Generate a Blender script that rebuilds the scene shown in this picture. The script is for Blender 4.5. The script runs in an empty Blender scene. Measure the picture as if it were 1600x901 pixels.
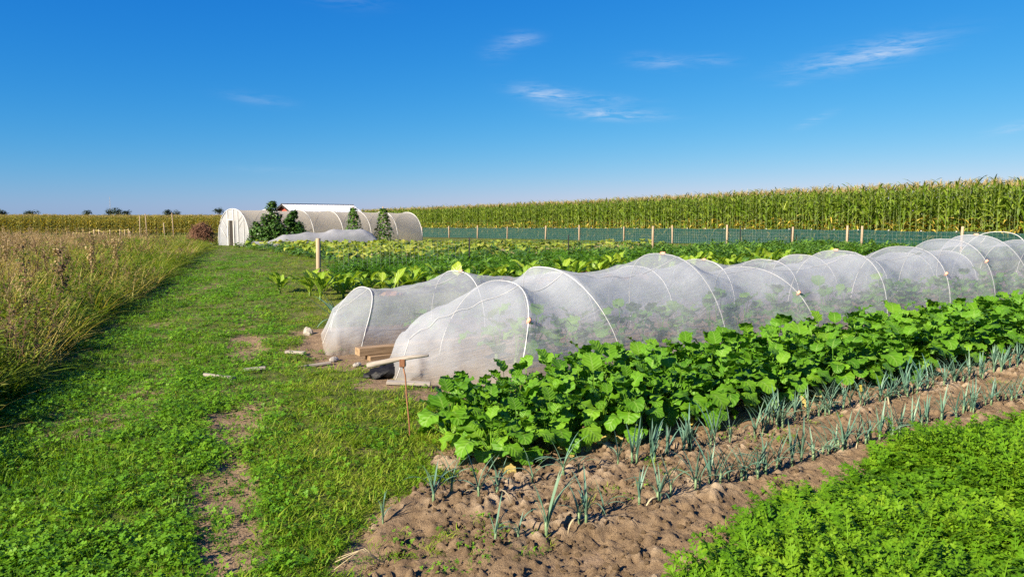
import bpy, math, random
import numpy as np
from mathutils import Vector, Matrix

# ------------------------------------------------------------------ camera, sky, sun, exposure
scene = bpy.context.scene
COL = scene.collection
EYE = 1.65
cam = bpy.data.cameras.new('camera')
cam.lens = 25.9; cam.sensor_width = 36; cam.clip_end = 6000; cam.clip_start = 0.05
camo = bpy.data.objects.new('camera', cam); COL.objects.link(camo)
camo.location = (0, 0, EYE)
camo.rotation_euler = (math.radians(90 - 5.735), 0, 0)
scene.camera = camo
scene.view_settings.view_transform = 'Standard'
scene.view_settings.look = 'None'
scene.view_settings.gamma = 1.0
scene.view_settings.exposure = 1.52
scene.cycles.max_bounces = 7
scene.cycles.transparent_max_bounces = 20
scene.cycles.use_denoising = False

SUN_AZ = 45.0      # the way the light travels, degrees right of straight ahead
SUN_EL = 29.0
sun = bpy.data.lights.new('sun', 'SUN')
sun.energy = 4.8; sun.angle = math.radians(0.53); sun.color = (1.0, 0.88, 0.70)
suno = bpy.data.objects.new('sun', sun); COL.objects.link(suno)
_a, _e = math.radians(SUN_AZ), math.radians(SUN_EL)
LIGHT = Vector((math.sin(_a) * math.cos(_e), math.cos(_a) * math.cos(_e), -math.sin(_e)))
suno.rotation_euler = LIGHT.to_track_quat('-Z', 'Y').to_euler()

world = bpy.data.worlds.new('World'); scene.world = world
world.use_nodes = True
wt = world.node_tree
for n in list(wt.nodes): wt.nodes.remove(n)


class NT:
    """small helper for writing node trees"""
    def __init__(s, tree): s.t = tree
    def n(s, typ, **kw):
        nd = s.t.nodes.new(typ)
        for k, v in kw.items(): setattr(nd, k, v)
        return nd
    def link(s, a, b): s.t.links.new(a, b)
    def put(s, sock, v):
        if hasattr(v, 'links') or isinstance(v, bpy.types.NodeSocket): s.t.links.new(v, sock)
        else: sock.default_value = v
    def math(s, op, a, b=None, c=None, clamp=False):
        m = s.n('ShaderNodeMath', operation=op, use_clamp=clamp)
        s.put(m.inputs[0], a)
        if b is not None: s.put(m.inputs[1], b)
        if c is not None: s.put(m.inputs[2], c)
        return m.outputs[0]
    def ramp(s, fac, stops, interp='LINEAR'):
        r = s.n('ShaderNodeValToRGB'); cr = r.color_ramp; cr.interpolation = interp
        while len(cr.elements) < len(stops): cr.elements.new(0.5)
        for e, (p, c) in zip(cr.elements, stops):
            e.position = p; e.color = (c[0], c[1], c[2], 1) if not np.isscalar(c) else (c, c, c, 1)
        s.put(r.inputs[0], fac)
        return r.outputs[0]
    def mix(s, fac, a, b, typ='MIX'):
        m = s.n('ShaderNodeMix', data_type='RGBA', blend_type=typ)
        s.put(m.inputs[0], fac)
        for i, v in ((6, a), (7, b)):
            s.put(m.inputs[i], (v[0], v[1], v[2], 1) if isinstance(v, tuple) and len(v) == 3 else v)
        return m.outputs[2]
    def noise(s, scale, detail=3, rough=0.55, vec=None, dist=0.0):
        m = s.n('ShaderNodeTexNoise'); m.inputs['Scale'].default_value = scale
        m.inputs['Detail'].default_value = detail; m.inputs['Roughness'].default_value = rough
        m.inputs['Distortion'].default_value = dist
        if vec is not None: s.link(vec, m.inputs['Vector'])
        return m.outputs['Fac']
    def mapping(s, vec, scale=(1, 1, 1), rot=(0, 0, 0), loc=(0, 0, 0)):
        m = s.n('ShaderNodeMapping'); s.link(vec, m.inputs[0])
        m.inputs['Scale'].default_value = scale; m.inputs['Rotation'].default_value = rot
        m.inputs['Location'].default_value = loc
        return m.outputs[0]


def build_sky():
    k = NT(wt)
    sky = k.n('ShaderNodeTexSky', sky_type='NISHITA', sun_disc=False)
    sky.sun_elevation = math.radians(SUN_EL)
    sky.sun_rotation = math.radians(SUN_AZ + 180)
    sky.altitude = 50; sky.air_density = 1.0; sky.dust_density = 0.1; sky.ozone_density = 4.0
    co = k.n('ShaderNodeTexCoord').outputs['Generated']
    sp = k.n('ShaderNodeSeparateXYZ'); k.link(co, sp.inputs[0])
    az = k.math('ARCTAN2', sp.outputs[0], sp.outputs[1])
    el = k.math('ARCSINE', sp.outputs[2])
    cb = k.n('ShaderNodeCombineXYZ')
    k.link(az, cb.inputs[0]); k.link(el, cb.inputs[1])
    # thin cirrus streaks: where they drift (azimuth, elevation, half sizes, strength, slope), in degrees
    blobs = [(2.7, 9.0, 2.2, .55, .60, -.14), (7.7, 7.5, 3.2, .42, .55, -.05), (6.5, 8.6, 3.0, .35, .22, -.05),
             (24.8, 10.7, 4.0, .75, .48, .14), (26.7, 11.0, 1.5, .45, .40, .14), (11.1, 11.1, 2.0, .5, .30, -.1),
             (14.9, 11.1, 1.6, .4, .15, -.1), (.7, 12.9, 1.2, .45, .36, .05), (-1.0, 12.2, 1.1, .7, .15, .2),
             (20.3, 9.2, .8, .2, .25, .05), (22.0, 6.6, 1.1, .3, .28, .35), (34.0, 5.5, 1.4, .32, .35, .2),
             (-18.7, 8.2, 2.0, .4, .14, -.1), (-12.6, 15.4, 2.6, .6, .10, -.1), (-16.8, 3.2, 4.2, .3, .08, -.03),
             (-52, 11, 6, 1.2, .5, .1), (58, 14, 7, 1.5, .6, .1), (95, 18, 9, 2.0, .6, .1), (-110, 20, 9, 2, .6, -.1), (170, 22, 12, 2, .6, .1)]
    tot = None
    R = math.radians
    for (A, E_, sa, se, st, sl) in blobs:
        da = k.math('SUBTRACT', az, R(A)); de = k.math('SUBTRACT', el, R(E_))
        de = k.math('SUBTRACT', de, k.math('MULTIPLY', da, sl))
        x = k.math('DIVIDE', da, R(sa)); y = k.math('DIVIDE', de, R(se))
        r2 = k.math('ADD', k.math('MULTIPLY', x, x), k.math('MULTIPLY', y, y))
        g = k.math('MULTIPLY', k.math('POWER', 2.718, k.math('MULTIPLY', r2, -1.1)), st)
        tot = g if tot is None else k.math('ADD', tot, g)
    w1 = k.noise(1.0, 5, .62, k.mapping(cb.outputs[0], (16, 95, 1), (0, 0, .12)), 1.0)
    w2 = k.noise(1.0, 4, .6, k.mapping(cb.outputs[0], (45, 260, 1), (0, 0, -.1)), .6)
    wisp = k.math('ADD', k.math('MULTIPLY', w1, .72), k.math('MULTIPLY', w2, .28))
    wisp = k.ramp(wisp, [(.40, 0.0), (.66, 1.0)])
    fac = k.math('MULTIPLY', k.math('MULTIPLY', tot, wisp), 1.35, clamp=True)
    # the clear deep blue of this sky: a plain tone curve per channel over the whole dome
    sc_ = k.n('ShaderNodeSeparateColor'); k.link(sky.outputs[0], sc_.inputs[0])
    cc = k.n('ShaderNodeCombineColor')
    for ch, (sca, pw_) in enumerate(((.0064, 2.16), (.0780, .96), (.335, .42))):
        k.link(k.math('MULTIPLY', k.math('POWER', sc_.outputs[ch], pw_), sca * 5.36), cc.inputs[ch])
    col = k.mix(fac, cc.outputs[0], (3.2, 3.8, 4.7))
    bg = k.n('ShaderNodeBackground'); bg.inputs[1].default_value = 0.069
    k.link(col, bg.inputs[0])
    out = k.n('ShaderNodeOutputWorld'); k.link(bg.outputs[0], out.inputs[0])
build_sky()

rnd = random.Random(7)
RNG = np.random.default_rng(11)
U = rnd.uniform
PI = math.pi

# ------------------------------------------------------------------ the lie of the land
BD = (math.sin(math.radians(57)), math.cos(math.radians(57)))   # along the beds
BN = (-BD[1], BD[0])                                            # across the beds, away from the viewer


def bed(a, b): return (a * BD[0] + b * BN[0], a * BD[1] + b * BN[1])
def to_bed(x, y): return x * BD[0] + y * BD[1], x * BN[0] + y * BN[1]


def terrain(x, y):
    y = np.asarray(y, float) + 0 * np.asarray(x, float)
    t = np.clip((y - 34) / 74, 0, 1)
    return -1.16 * (t * t * (3 - 2 * t) * .35 + t * .65)


_perm = np.random.default_rng(5).random((256, 256))


def vnoise(x, y, s=0):
    x = np.asarray(x, float) + 17.3 * s; y = np.asarray(y, float) + 9.1 * s
    xi = np.floor(x).astype(int); yi = np.floor(y).astype(int)
    fx = x - xi; fy = y - yi
    fx = fx * fx * (3 - 2 * fx); fy = fy * fy * (3 - 2 * fy)
    g = lambda i, j: _perm[(xi + i) & 255, (yi + j) & 255]
    return (g(0, 0) * (1 - fx) + g(1, 0) * fx) * (1 - fy) + (g(0, 1) * (1 - fx) + g(1, 1) * fx) * fy


def fbm(x, y, s=0, o=4, gain=.5):
    v = 0; a = 1; t = 0
    for i in range(o):
        v = v + a * vnoise(x * 2 ** i, y * 2 ** i, s + 3 * i); t += a; a *= gain
    return v / t


EDGE_Y = np.array([-5, 3, 5.1, 6.6, 10.8, 18, 29.3, 38, 60, 120])
EDGE_X = np.array([-2.6, -3.5, -4.25, -4.75, -6.35, -8.7, -12.7, -15.8, -24, -46])
def meadow_edge(y): return np.interp(y, EDGE_Y, EDGE_X)
TRK_Y = np.array([-5, 3.2, 5.1, 10.2, 18, 30, 40])
TRK_X = np.array([0, -1.45, -2.08, -3.7, -6.3, -10.2, -13.6])
def track_x(y): return np.interp(y, TRK_Y, TRK_X)
LB = np.array([-20, 2, 3, 3.7, 4, 5, 6, 10, 14, 18, 24, 32, 40, 60])
LA = np.array([-2, .9, 1.05, 1.45, 2.1, 2.3, 2.9, 3.2, 4.2, 6.0, 7.6, 9.4, 9.6, 10])
def bed_start(b): return np.interp(b, LB, LA)


def smooth(e0, e1, x):
    t = np.clip((x - e0) / (e1 - e0), 0, 1); return t * t * (3 - 2 * t)


def bare_mask(x, y):
    """trodden earth on the path and open soil in the beds"""
    a, b = to_bed(x, y)
    d = np.abs(x - track_x(y) + (fbm(y * .5, x * 0 + 3, 12, 2) - .5) * .5) / (.15 + .006 * y)
    n = fbm(x * 1.3, y * .75, 2, 4)
    m = smooth(.54, .72, n + .14 * (1 - d) - .08 * np.clip(d - 1, 0, 3)) * (d < 2.2)
    m = m * (1 - .6 * smooth(8, 13, y)) * (.72 + .5 * smooth(.4, .6, fbm(x * 5, y * 4, 13, 3)))
    d2 = np.abs(x - meadow_edge(y) - .95 - .01 * y)
    m = np.maximum(m, .5 * smooth(.62, .7, fbm(x * 1.1, y * .5, 9, 3) + .12 * (1 - d2)) * (d2 < .6))
    # soil of the leek bed and bare earth near the tunnel ends
    n2 = fbm(x * 2.2, y * 2.2, 4, 4)
    soil = smooth(-.25, .15, a - bed_start(b) + (n2 - .5) * 1.0) * (b > 2.1) * (b < 4.6)
    m = np.maximum(m, soil)
    under = smooth(-.2, .2, a - 2.8 + (n2 - .5)) * (b > 5.7) * (b < 10.3)
    m = np.maximum(m, under)
    for (px, py, r) in ((-1.25, 7.1, .42), (-2.0, 8.2, .32), (-2.6, 8.9, .22), (-5.2, 22.8, 1.0), (-4.4, 23.0, .8), (-.6, 6.9, .35)):
        dd = np.hypot(x - px, (y - py) * .8) / r
        m = np.maximum(m, smooth(.6, 1.0, 1.6 - dd + (n2 - .5) * 1.4) * .95)
    return np.clip(m, 0, 1)


# ------------------------------------------------------------------ mesh helpers
class MB:
    """collects vertices, faces, uv, tint and material slots for one mesh"""
    def __init__(s): s.v = []; s.f = []; s.uv = []; s.t = []; s.m = []; s.n = 0
    def add(s, v, f, uv=None, tint=0.0, mi=0):
        v = np.asarray(v, float)
        s.v.append(v); o = s.n
        s.f += [tuple(i + o for i in q) for q in f]
        s.uv.append(np.zeros((len(v), 2)) if uv is None else np.asarray(uv, float))
        s.t.append(np.full(len(v), tint)); s.m += [mi] * len(f); s.n += len(v)
        return s
    def mesh(s, name, mats, smooth_=True):
        me = bpy.data.meshes.new(name)
        V = np.concatenate(s.v); UV = np.concatenate(s.uv); T = np.concatenate(s.t)
        me.from_pydata(V.tolist(), [], s.f)
        if not isinstance(mats, (list, tuple)): mats = [mats]
        for m in mats: me.materials.append(m)
        if len(mats) > 1: me.polygons.foreach_set('material_index', np.array(s.m, dtype=np.int32))
        at = me.attributes.new('tint', 'FLOAT', 'POINT'); at.data.foreach_set('value', T.astype(np.float32))
        ul = me.uv_layers.new(name='UVMap')
        li = np.empty(len(me.loops), dtype=np.int32); me.loops.foreach_get('vertex_index', li)
        ul.data.foreach_set('uv', UV[li].astype(np.float32).ravel())
        if smooth_: me.polygons.foreach_set('use_smooth', np.ones(len(me.polygons), dtype=bool))
        me.update()
        return me


def rotz(v, a):
    c, s_ = math.cos(a), math.sin(a); v = np.asarray(v, float)
    return np.stack([v[:, 0] * c - v[:, 1] * s_, v[:, 0] * s_ + v[:, 1] * c, v[:, 2]], 1)


def grid_faces(nu, nv, off=0):
    return [(off + i * nv + j, off + i * nv + j + 1, off + (i + 1) * nv + j + 1, off + (i + 1) * nv + j)
            for i in range(nu - 1) for j in range(nv - 1)]


def blade(L, W, nseg=4, elev=1.3, curl=.8, ncol=2, fold=0.0, wave=0.0, prof=None, pet=0.0, petw=.1, twist=0.0, r=rnd):
    """a leaf or grass blade growing from the origin towards +x; returns verts, faces, uv"""
    xs, zs = [0.0], [0.0]
    ang = elev
    n = nseg + (2 if pet > 0 else 0)
    tt = [0.0]
    for i in range(n):
        if pet > 0 and i < 2: st = pet / 2; ang -= curl * .12
        else: st = L / nseg; ang -= curl / nseg
        xs.append(xs[-1] + st * math.cos(ang)); zs.append(zs[-1] + st * math.sin(ang))
    pts = []; uv = []
    js = np.linspace(-1, 1, ncol)
    ph = r.uniform(0, 6.28)
    for i in range(n + 1):
        i0 = i - (2 if pet > 0 else 0)
        t = max(0, i0 / nseg)
        if pet > 0 and i0 <= 0: w = W * petw
        else: w = W * (prof(t) if prof else (1 - t ** 2.2) * (.55 + .45 * min(1, t * 4)))
        k0, k1 = max(0, i - 1), min(n, i + 1)
        dx, dz = xs[k1] - xs[k0], zs[k1] - zs[k0]; l = math.hypot(dx, dz) or 1
        nx, nz = -dz / l, dx / l
        for j in js:
            wv = 0
            if wave and i0 > 0: wv = wave * W * abs(j) ** 1.5 * math.sin(i0 * 2.1 + ph + (1.7 if j > 0 else 0)) * (1 if t < 1 else .2)
            up = fold * w * abs(j) + wv
            tw = twist * t
            yy = w * j
            pts.append((xs[i] + nx * (up + yy * math.sin(tw)), yy * math.cos(tw), zs[i] + nz * (up + yy * math.sin(tw))))
            uv.append((t, j * .5 + .5))
    return np.array(pts), grid_faces(n + 1, ncol), np.array(uv)


def tube(path, rad, sides=6, cap=True):
    path = [Vector(p) for p in path]; n = len(path)
    if np.isscalar(rad): rad = [rad] * n
    V = []; F = []
    for i, p in enumerate(path):
        d = (path[min(n - 1, i + 1)] - path[max(0, i - 1)]).normalized()
        up = Vector((0, 0, 1)) if abs(d.z) < .9 else Vector((1, 0, 0))
        s1 = d.cross(up).normalized(); s2 = s1.cross(d)
        for k in range(sides):
            q = 2 * PI * k / sides
            V.append(p + (s1 * math.cos(q) + s2 * math.sin(q)) * rad[i])
    for i in range(n - 1):
        for k in range(sides):
            k2 = (k + 1) % sides
            F.append((i * sides + k, i * sides + k2, (i + 1) * sides + k2, (i + 1) * sides + k))
    if cap:
        F.append(tuple(range(sides))[::-1]); F.append(tuple((n - 1) * sides + k for k in range(sides)))
    return np.array([tuple(v) for v in V]), F


def box(x0, x1, y0, y1, z0, z1):
    v = [(x0, y0, z0), (x1, y0, z0), (x1, y1, z0), (x0, y1, z0), (x0, y0, z1), (x1, y0, z1), (x1, y1, z1), (x0, y1, z1)]
    return np.array(v), [(3, 2, 1, 0), (4, 5, 6, 7), (0, 1, 5, 4), (1, 2, 6, 5), (2, 3, 7, 6), (3, 0, 4, 7)]


def tmesh(name, path, rad, mat, sides=6): return MB().add(*tube(path, rad, sides)).mesh(name, mat)


def bmesh_box(name, dims, mat, bev=.006):
    import bmesh
    bm = bmesh.new(); v, f = box(*dims)
    vs = [bm.verts.new(p) for p in v]
    for q in f: bm.faces.new([vs[i] for i in q])
    bmesh.ops.bevel(bm, geom=bm.edges[:], offset=bev, segments=1, affect='EDGES')
    me = bpy.data.meshes.new(name); bm.to_mesh(me); bm.free(); me.materials.append(mat)
    return me


def obj(name, me, parent=None, loc=(0, 0, 0), rot=(0, 0, 0), scl=1.0):
    o = bpy.data.objects.new(name, me); COL.objects.link(o)
    if parent is not None: o.parent = parent
    o.location = loc; o.rotation_euler = rot
    o.scale = (scl, scl, scl) if np.isscalar(scl) else scl
    return o


def tag(o, label=None, cat=None, group=None, kind=None):
    if label: o['label'] = label
    if cat: o['category'] = cat
    if group: o['group'] = group
    if kind: o['kind'] = kind
    return o


def thing(name, label, cat, loc=(0, 0, 0), rz=0.0, group=None, scl=1.0):
    o = obj(name, None, None, loc, (0, 0, rz), scl); o.empty_display_size = .1
    return tag(o, label, cat, group)


def on_ground(x, y, dz=0.0): return (x, y, float(terrain(x, y)) + dz)


# ------------------------------------------------------------------ materials
def new_mat(name):
    m = bpy.data.materials.new(name); m.use_nodes = True
    for n in list(m.node_tree.nodes): m.node_tree.nodes.remove(n)
    return m, NT(m.node_tree)


def finish(k, shader):
    o = k.n('ShaderNodeOutputMaterial'); k.link(shader, o.inputs[0])


def leaf_mat(name, cols, transl=.3, rough=.5, vein=None, spec=.35, patch=None, noise=14.0):
    m, k = new_mat(name)
    at = k.n('ShaderNodeAttribute', attribute_name='tint').outputs['Fac']
    ob = k.n('ShaderNodeObjectInfo').outputs['Random']
    co = k.n('ShaderNodeTexCoord').outputs['Object']
    nz = k.noise(noise, 2, .5, co)
    v = k.math('ADD', k.math('MULTIPLY', at, .45), k.math('MULTIPLY', ob, .4))
    v = k.math('ADD', v, k.math('MULTIPLY', k.math('SUBTRACT', nz, .35), .5))
    wp = k.noise(1.3, 3, .6, k.n('ShaderNodeNewGeometry').outputs['Position'])
    v = k.math('ADD', v, k.math('MULTIPLY', k.math('SUBTRACT', wp, .5), 1.1), clamp=True)
    n = len(cols)
    c = k.ramp(v, [(i / (n - 1), cols[i]) for i in range(n)])
    if patch:
        c = k.mix(k.ramp(k.noise(patch[1], 3, .6, co), [(.55, 0.0), (.68, 1.0)]), c, patch[0])
    bump_h = None
    if vein:
        uv = k.n('ShaderNodeUVMap').outputs[0]
        sp = k.n('ShaderNodeSeparateXYZ'); k.link(uv, sp.inputs[0])
        d = k.math('ABSOLUTE', k.math('SUBTRACT', sp.outputs[1], .5))
        mid = k.ramp(d, [(.015, 1.0), (.055, 0.0)])
        side = k.math('FRACT', k.math('MULTIPLY', k.math('SUBTRACT', sp.outputs[0], k.math('MULTIPLY', d, .55)), 6.0))
        side = k.math('ABSOLUTE', k.math('SUBTRACT', side, .5))
        sv = k.ramp(side, [(.0, .55), (.10, 0.0)])
        vv = k.math('MAXIMUM', mid, sv)
        c = k.mix(k.math('MULTIPLY', vv, .7), c, vein)
        bump_h = k.math('ADD', side, k.math('MULTIPLY', nz, .8))
    p = k.n('ShaderNodeBsdfPrincipled')
    k.link(c, p.inputs['Base Color']); p.inputs['Roughness'].default_value = rough
    p.inputs['Specular IOR Level'].default_value = spec
    if bump_h is not None:
        b = k.n('ShaderNodeBump'); b.inputs['Strength'].default_value = .5; b.inputs['Distance'].default_value = .012
        k.link(bump_h, b.inputs['Height']); k.link(b.outputs[0], p.inputs['Normal'])
    t = k.n('ShaderNodeBsdfTranslucent')
    k.link(k.mix(1.0, c, (1.25, 1.2, .55), 'MULTIPLY'), t.inputs[0])
    mx = k.n('ShaderNodeMixShader'); mx.inputs[0].default_value = transl
    k.link(p.outputs[0], mx.inputs[1]); k.link(t.outputs[0], mx.inputs[2])
    finish(k, mx.outputs[0])
    return m


def plain_mat(name, c1, c2, rough=.7, scale=(8, 8, 8), detail=4, bump=.25, spec=.3, metal=0.0, bdist=.01, dist=0.0):
    m, k = new_mat(name)
    co = k.n('ShaderNodeTexCoord').outputs['Object']
    ob = k.n('ShaderNodeObjectInfo').outputs['Random']
    nz = k.noise(1.0, detail, .6, k.mapping(co, scale), dist)
    v = k.math('ADD', k.ramp(nz, [(.3, 0.0), (.7, 1.0)]), k.math('MULTIPLY', k.math('SUBTRACT', ob, .5), .35), clamp=True)
    p = k.n('ShaderNodeBsdfPrincipled')
    k.link(k.mix(v, c1, c2), p.inputs['Base Color']); p.inputs['Roughness'].default_value = rough
    p.inputs['Specular IOR Level'].default_value = spec; p.inputs['Metallic'].default_value = metal
    if bump:
        b = k.n('ShaderNodeBump'); b.inputs['Strength'].default_value = bump; b.inputs['Distance'].default_value = bdist
        k.link(nz, b.inputs['Height']); k.link(b.outputs[0], p.inputs['Normal'])
    finish(k, p.outputs[0])
    return m


def sheer_mat(name, col, see, transl, grain=(260, 90, 260), dirt=None, rough=.6, grain_amt=.25, warm=(1, 1, 1)):
    """thin woven or plastic sheet: part clear, part scattering on both sides"""
    m, k = new_mat(name)
    co = k.n('ShaderNodeTexCoord').outputs['Object']
    uv = k.n('ShaderNodeUVMap').outputs[0]
    g1 = k.noise(1.0, 2, .6, k.mapping(uv, (grain[0], grain[1], 1)))
    g2 = k.noise(3.1, 4, .6, co)
    c = k.mix(k.ramp(g2, [(.3, 0.0), (.75, 1.0)]), tuple(x * .93 for x in col), col)
    if dirt:
        z = k.n('ShaderNodeSeparateXYZ'); k.link(co, z.inputs[0])
        h = k.math('ADD', z.outputs[2], k.math('MULTIPLY', k.math('SUBTRACT', g2, .5), .30))
        c = k.mix(k.ramp(h, [(.0, .75), (.22, 0.0)]), c, dirt)
    p = k.n('ShaderNodeBsdfDiffuse'); k.link(c, p.inputs[0])
    t = k.n('ShaderNodeBsdfTranslucent'); k.link(k.mix(1.0, c, warm, 'MULTIPLY'), t.inputs[0])
    m1 = k.n('ShaderNodeMixShader'); m1.inputs[0].default_value = transl
    k.link(p.outputs[0], m1.inputs[1]); k.link(t.outputs[0], m1.inputs[2])
    sh = m1.outputs[0]
    if rough < .5:
        gl = k.n('ShaderNodeBsdfGlossy'); gl.inputs['Roughness'].default_value = rough
        m3 = k.n('ShaderNodeMixShader'); m3.inputs[0].default_value = .08
        k.link(sh, m3.inputs[1]); k.link(gl.outputs[0], m3.inputs[2]); sh = m3.outputs[0]
    b = k.n('ShaderNodeBump'); b.inputs['Strength'].default_value = .22; b.inputs['Distance'].default_value = .03
    fold = k.noise(1.0, 4, .6, k.mapping(uv, (2.2, 9.0, 1)), 1.6)
    k.link(k.math('ADD', k.math('MULTIPLY', fold, 3.0), k.noise(1.0, 4, .65, k.mapping(co, (9, 9, 16)), 1.2)), b.inputs['Height'])
    k.link(b.outputs[0], t.inputs['Normal'])
    k.link(b.outputs[0], p.inputs['Normal'])
    tr = k.n('ShaderNodeBsdfTransparent')
    m2 = k.n('ShaderNodeMixShader')
    a = k.math('ADD', 1 - see, k.math('MULTIPLY', k.math('SUBTRACT', g1, .5), grain_amt * 4))
    a = k.math('ADD', a, k.math('MULTIPLY', k.math('SUBTRACT', g2, .5), .25), clamp=True)
    k.link(a, m2.inputs[0]); k.link(tr.outputs[0], m2.inputs[1]); k.link(sh, m2.inputs[2])
    finish(k, m2.outputs[0])
    return m


def ground_mat():
    m, k = new_mat('ground_earth_and_turf')
    co = k.n('ShaderNodeTexCoord').outputs['Object']
    bare = k.n('ShaderNodeAttribute', attribute_name='bare').outputs['Fac']
    n1 = k.noise(1.1, 5, .6, co); n2 = k.noise(9, 5, .65, co); n3 = k.noise(60, 4, .7, co)
    soil = k.ramp(k.math('ADD', k.math('MULTIPLY', n2, .6), k.math('MULTIPLY', n3, .4)),
                  [(.3, (.12, .080, .047)), (.55, (.215, .150, .092)), (.75, (.32, .245, .165))])
    turf = k.ramp(k.math('ADD', k.math('MULTIPLY', n1, .5), k.math('MULTIPLY', n2, .5)),
                  [(.3, (.045, .065, .014)), (.50, (.095, .105, .028)), (.70, (.19, .155, .07))])
    edge = k.math('ADD', bare, k.math('MULTIPLY', k.math('SUBTRACT', n2, .5), 1.1))
    c = k.mix(k.ramp(edge, [(.35, 0.0), (.6, 1.0)]), turf, soil)
    p = k.n('ShaderNodeBsdfPrincipled'); k.link(c, p.inputs['Base Color']); p.inputs['Roughness'].default_value = .95
    p.inputs['Specular IOR Level'].default_value = .1
    b = k.n('ShaderNodeBump'); b.inputs['Strength'].default_value = .8; b.inputs['Distance'].default_value = .03
    k.link(k.math('ADD', n2, k.math('MULTIPLY', n3, .5)), b.inputs['Height']); k.link(b.outputs[0], p.inputs['Normal'])
    finish(k, p.outputs[0])
    return m


def soil_mat():
    m, k = new_mat('tilled_soil')
    co = k.n('ShaderNodeTexCoord').outputs['Object']
    dry = k.n('ShaderNodeAttribute', attribute_name='dry').outputs['Fac']
    n2 = k.noise(7, 6, .65, co); n3 = k.noise(95, 5, .75, co)
    base = k.ramp(k.math('ADD', k.math('MULTIPLY', n2, .55), k.math('MULTIPLY', n3, .45)),
                  [(.3, (.105, .068, .037)), (.52, (.215, .150, .089)), (.75, (.31, .230, .145))])
    c = k.mix(k.math('MULTIPLY', dry, k.ramp(n2, [(.35, .2), (.6, 1.0)])), base, (.42, .325, .22))
    p = k.n('ShaderNodeBsdfPrincipled'); k.link(c, p.inputs['Base Color']); p.inputs['Roughness'].default_value = .95
    p.inputs['Specular IOR Level'].default_value = .1
    b = k.n('ShaderNodeBump'); b.inputs['Strength'].default_value = .9; b.inputs['Distance'].default_value = .02
    k.link(k.math('ADD', n2, k.math('MULTIPLY', n3, 1.1)), b.inputs['Height']); k.link(b.outputs[0], p.inputs['Normal'])
    finish(k, p.outputs[0])
    return m


M = {}
M['ground'] = ground_mat()
M['soil'] = soil_mat()
M['lawn'] = leaf_mat('lawn_grass', [(.052, .140, .005), (.110, .235, .008), (.21, .33, .018)], .42, .6, spec=.18, noise=.9)
M['lawn2'] = leaf_mat('sparse_grass', [(.085, .175, .007), (.17, .265, .013), (.33, .32, .06)], .42, .6, spec=.18, noise=1.2)
M['clover'] = leaf_mat('clover_leaf', [(.058, .170, .006), (.115, .260, .010), (.20, .335, .018)], .34, .5, spec=.25, noise=2)
M['meadow'] = leaf_mat('meadow_blade', [(.060, .130, .007), (.145, .220, .016), (.35, .33, .07)], .45, .6, spec=.2, noise=.6)
M['straw'] = leaf_mat('dry_blade', [(.28, .215, .055), (.47, .38, .11), (.60, .52, .21)], .42, .6, noise=.8)
M['russet'] = leaf_mat('russet_seed_head', [(.19, .13, .060), (.33, .24, .12), (.46, .35, .19)], .25, .7, noise=.8)
M['dock'] = leaf_mat('dock_seed', [(.045, .026, .016), (.11, .062, .035), (.20, .125, .06)], .15, .75)
M['crop'] = leaf_mat('crop_leaf', [(.048, .150, .006), (.092, .235, .009), (.170, .325, .018)], .33, .52, vein=(.19, .32, .06), spec=.28)
M['cropyellow'] = leaf_mat('yellowed_leaf', [(.22, .24, .03), (.40, .33, .06), (.44, .32, .14)], .3, .55, vein=(.6, .5, .2))
M['stem'] = leaf_mat('pale_stem', [(.10, .17, .04), (.16, .23, .06)], .15, .5)
M['leek'] = leaf_mat('leek_leaf', [(.055, .130, .095), (.095, .190, .135), (.16, .245, .15)], .18, .42, noise=6)
M['leekstem'] = leaf_mat('leek_shank', [(.11, .19, .09), (.22, .29, .14)], .15, .45)
M['leekdry'] = leaf_mat('withered_leek_leaf', [(.38, .31, .18), (.55, .47, .30)], .2, .6)
M['carrot'] = leaf_mat('feathery_leaf', [(.050, .150, .005), (.115, .255, .008), (.22, .35, .018)], .42, .6, spec=.2, noise=1.5)
M['carrot2'] = leaf_mat('far_feathery_leaf', [(.045, .140, .007), (.085, .215, .010), (.15, .29, .018)], .38, .6, spec=.2, noise=.8)
M['chard'] = leaf_mat('chard_leaf', [(.10, .22, .012), (.20, .33, .018), (.33, .42, .035)], .42, .38, vein=(.45, .50, .16))
M['charddark'] = leaf_mat('dark_chard_leaf', [(.04, .115, .008), (.08, .185, .012), (.15, .26, .022)], .28, .38, vein=(.25, .32, .12))
M['chardred'] = leaf_mat('bronzed_leaf', [(.15, .06, .022), (.28, .12, .04), (.36, .21, .06)], .25, .5, vein=(.4, .22, .1))
M['squash'] = leaf_mat('squash_leaf', [(.12, .21, .012), (.26, .33, .028), (.44, .42, .08)], .40, .6, vein=(.28, .34, .12))
M['squashdry'] = leaf_mat('fading_squash_leaf', [(.26, .24, .06), (.40, .33, .14), (.50, .40, .24)], .28, .6, vein=(.5, .42, .25))
M['maize'] = leaf_mat('maize_leaf', [(.060, .130, .008), (.15, .235, .016), (.31, .37, .05)], .40, .55, noise=3)
M['maizegold'] = leaf_mat('yellowed_maize_leaf', [(.34, .25, .035), (.50, .38, .06), (.52, .44, .16)], .35, .5)
M['maizestem'] = leaf_mat('maize_stalk', [(.09, .14, .035), (.20, .22, .07)], .1, .5)
M['tassel'] = leaf_mat('maize_tassel', [(.27, .21, .08), (.44, .35, .15)], .25, .7)
M['maizefar'] = leaf_mat('ripening_maize_leaf', [(.12, .135, .018), (.26, .23, .028), (.42, .31, .045)], .32, .5, noise=.25)
M['bush'] = leaf_mat('dark_bush_leaf', [(.018, .055, .010), (.036, .092, .014), (.070, .135, .024)], .2, .45, noise=2)
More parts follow.
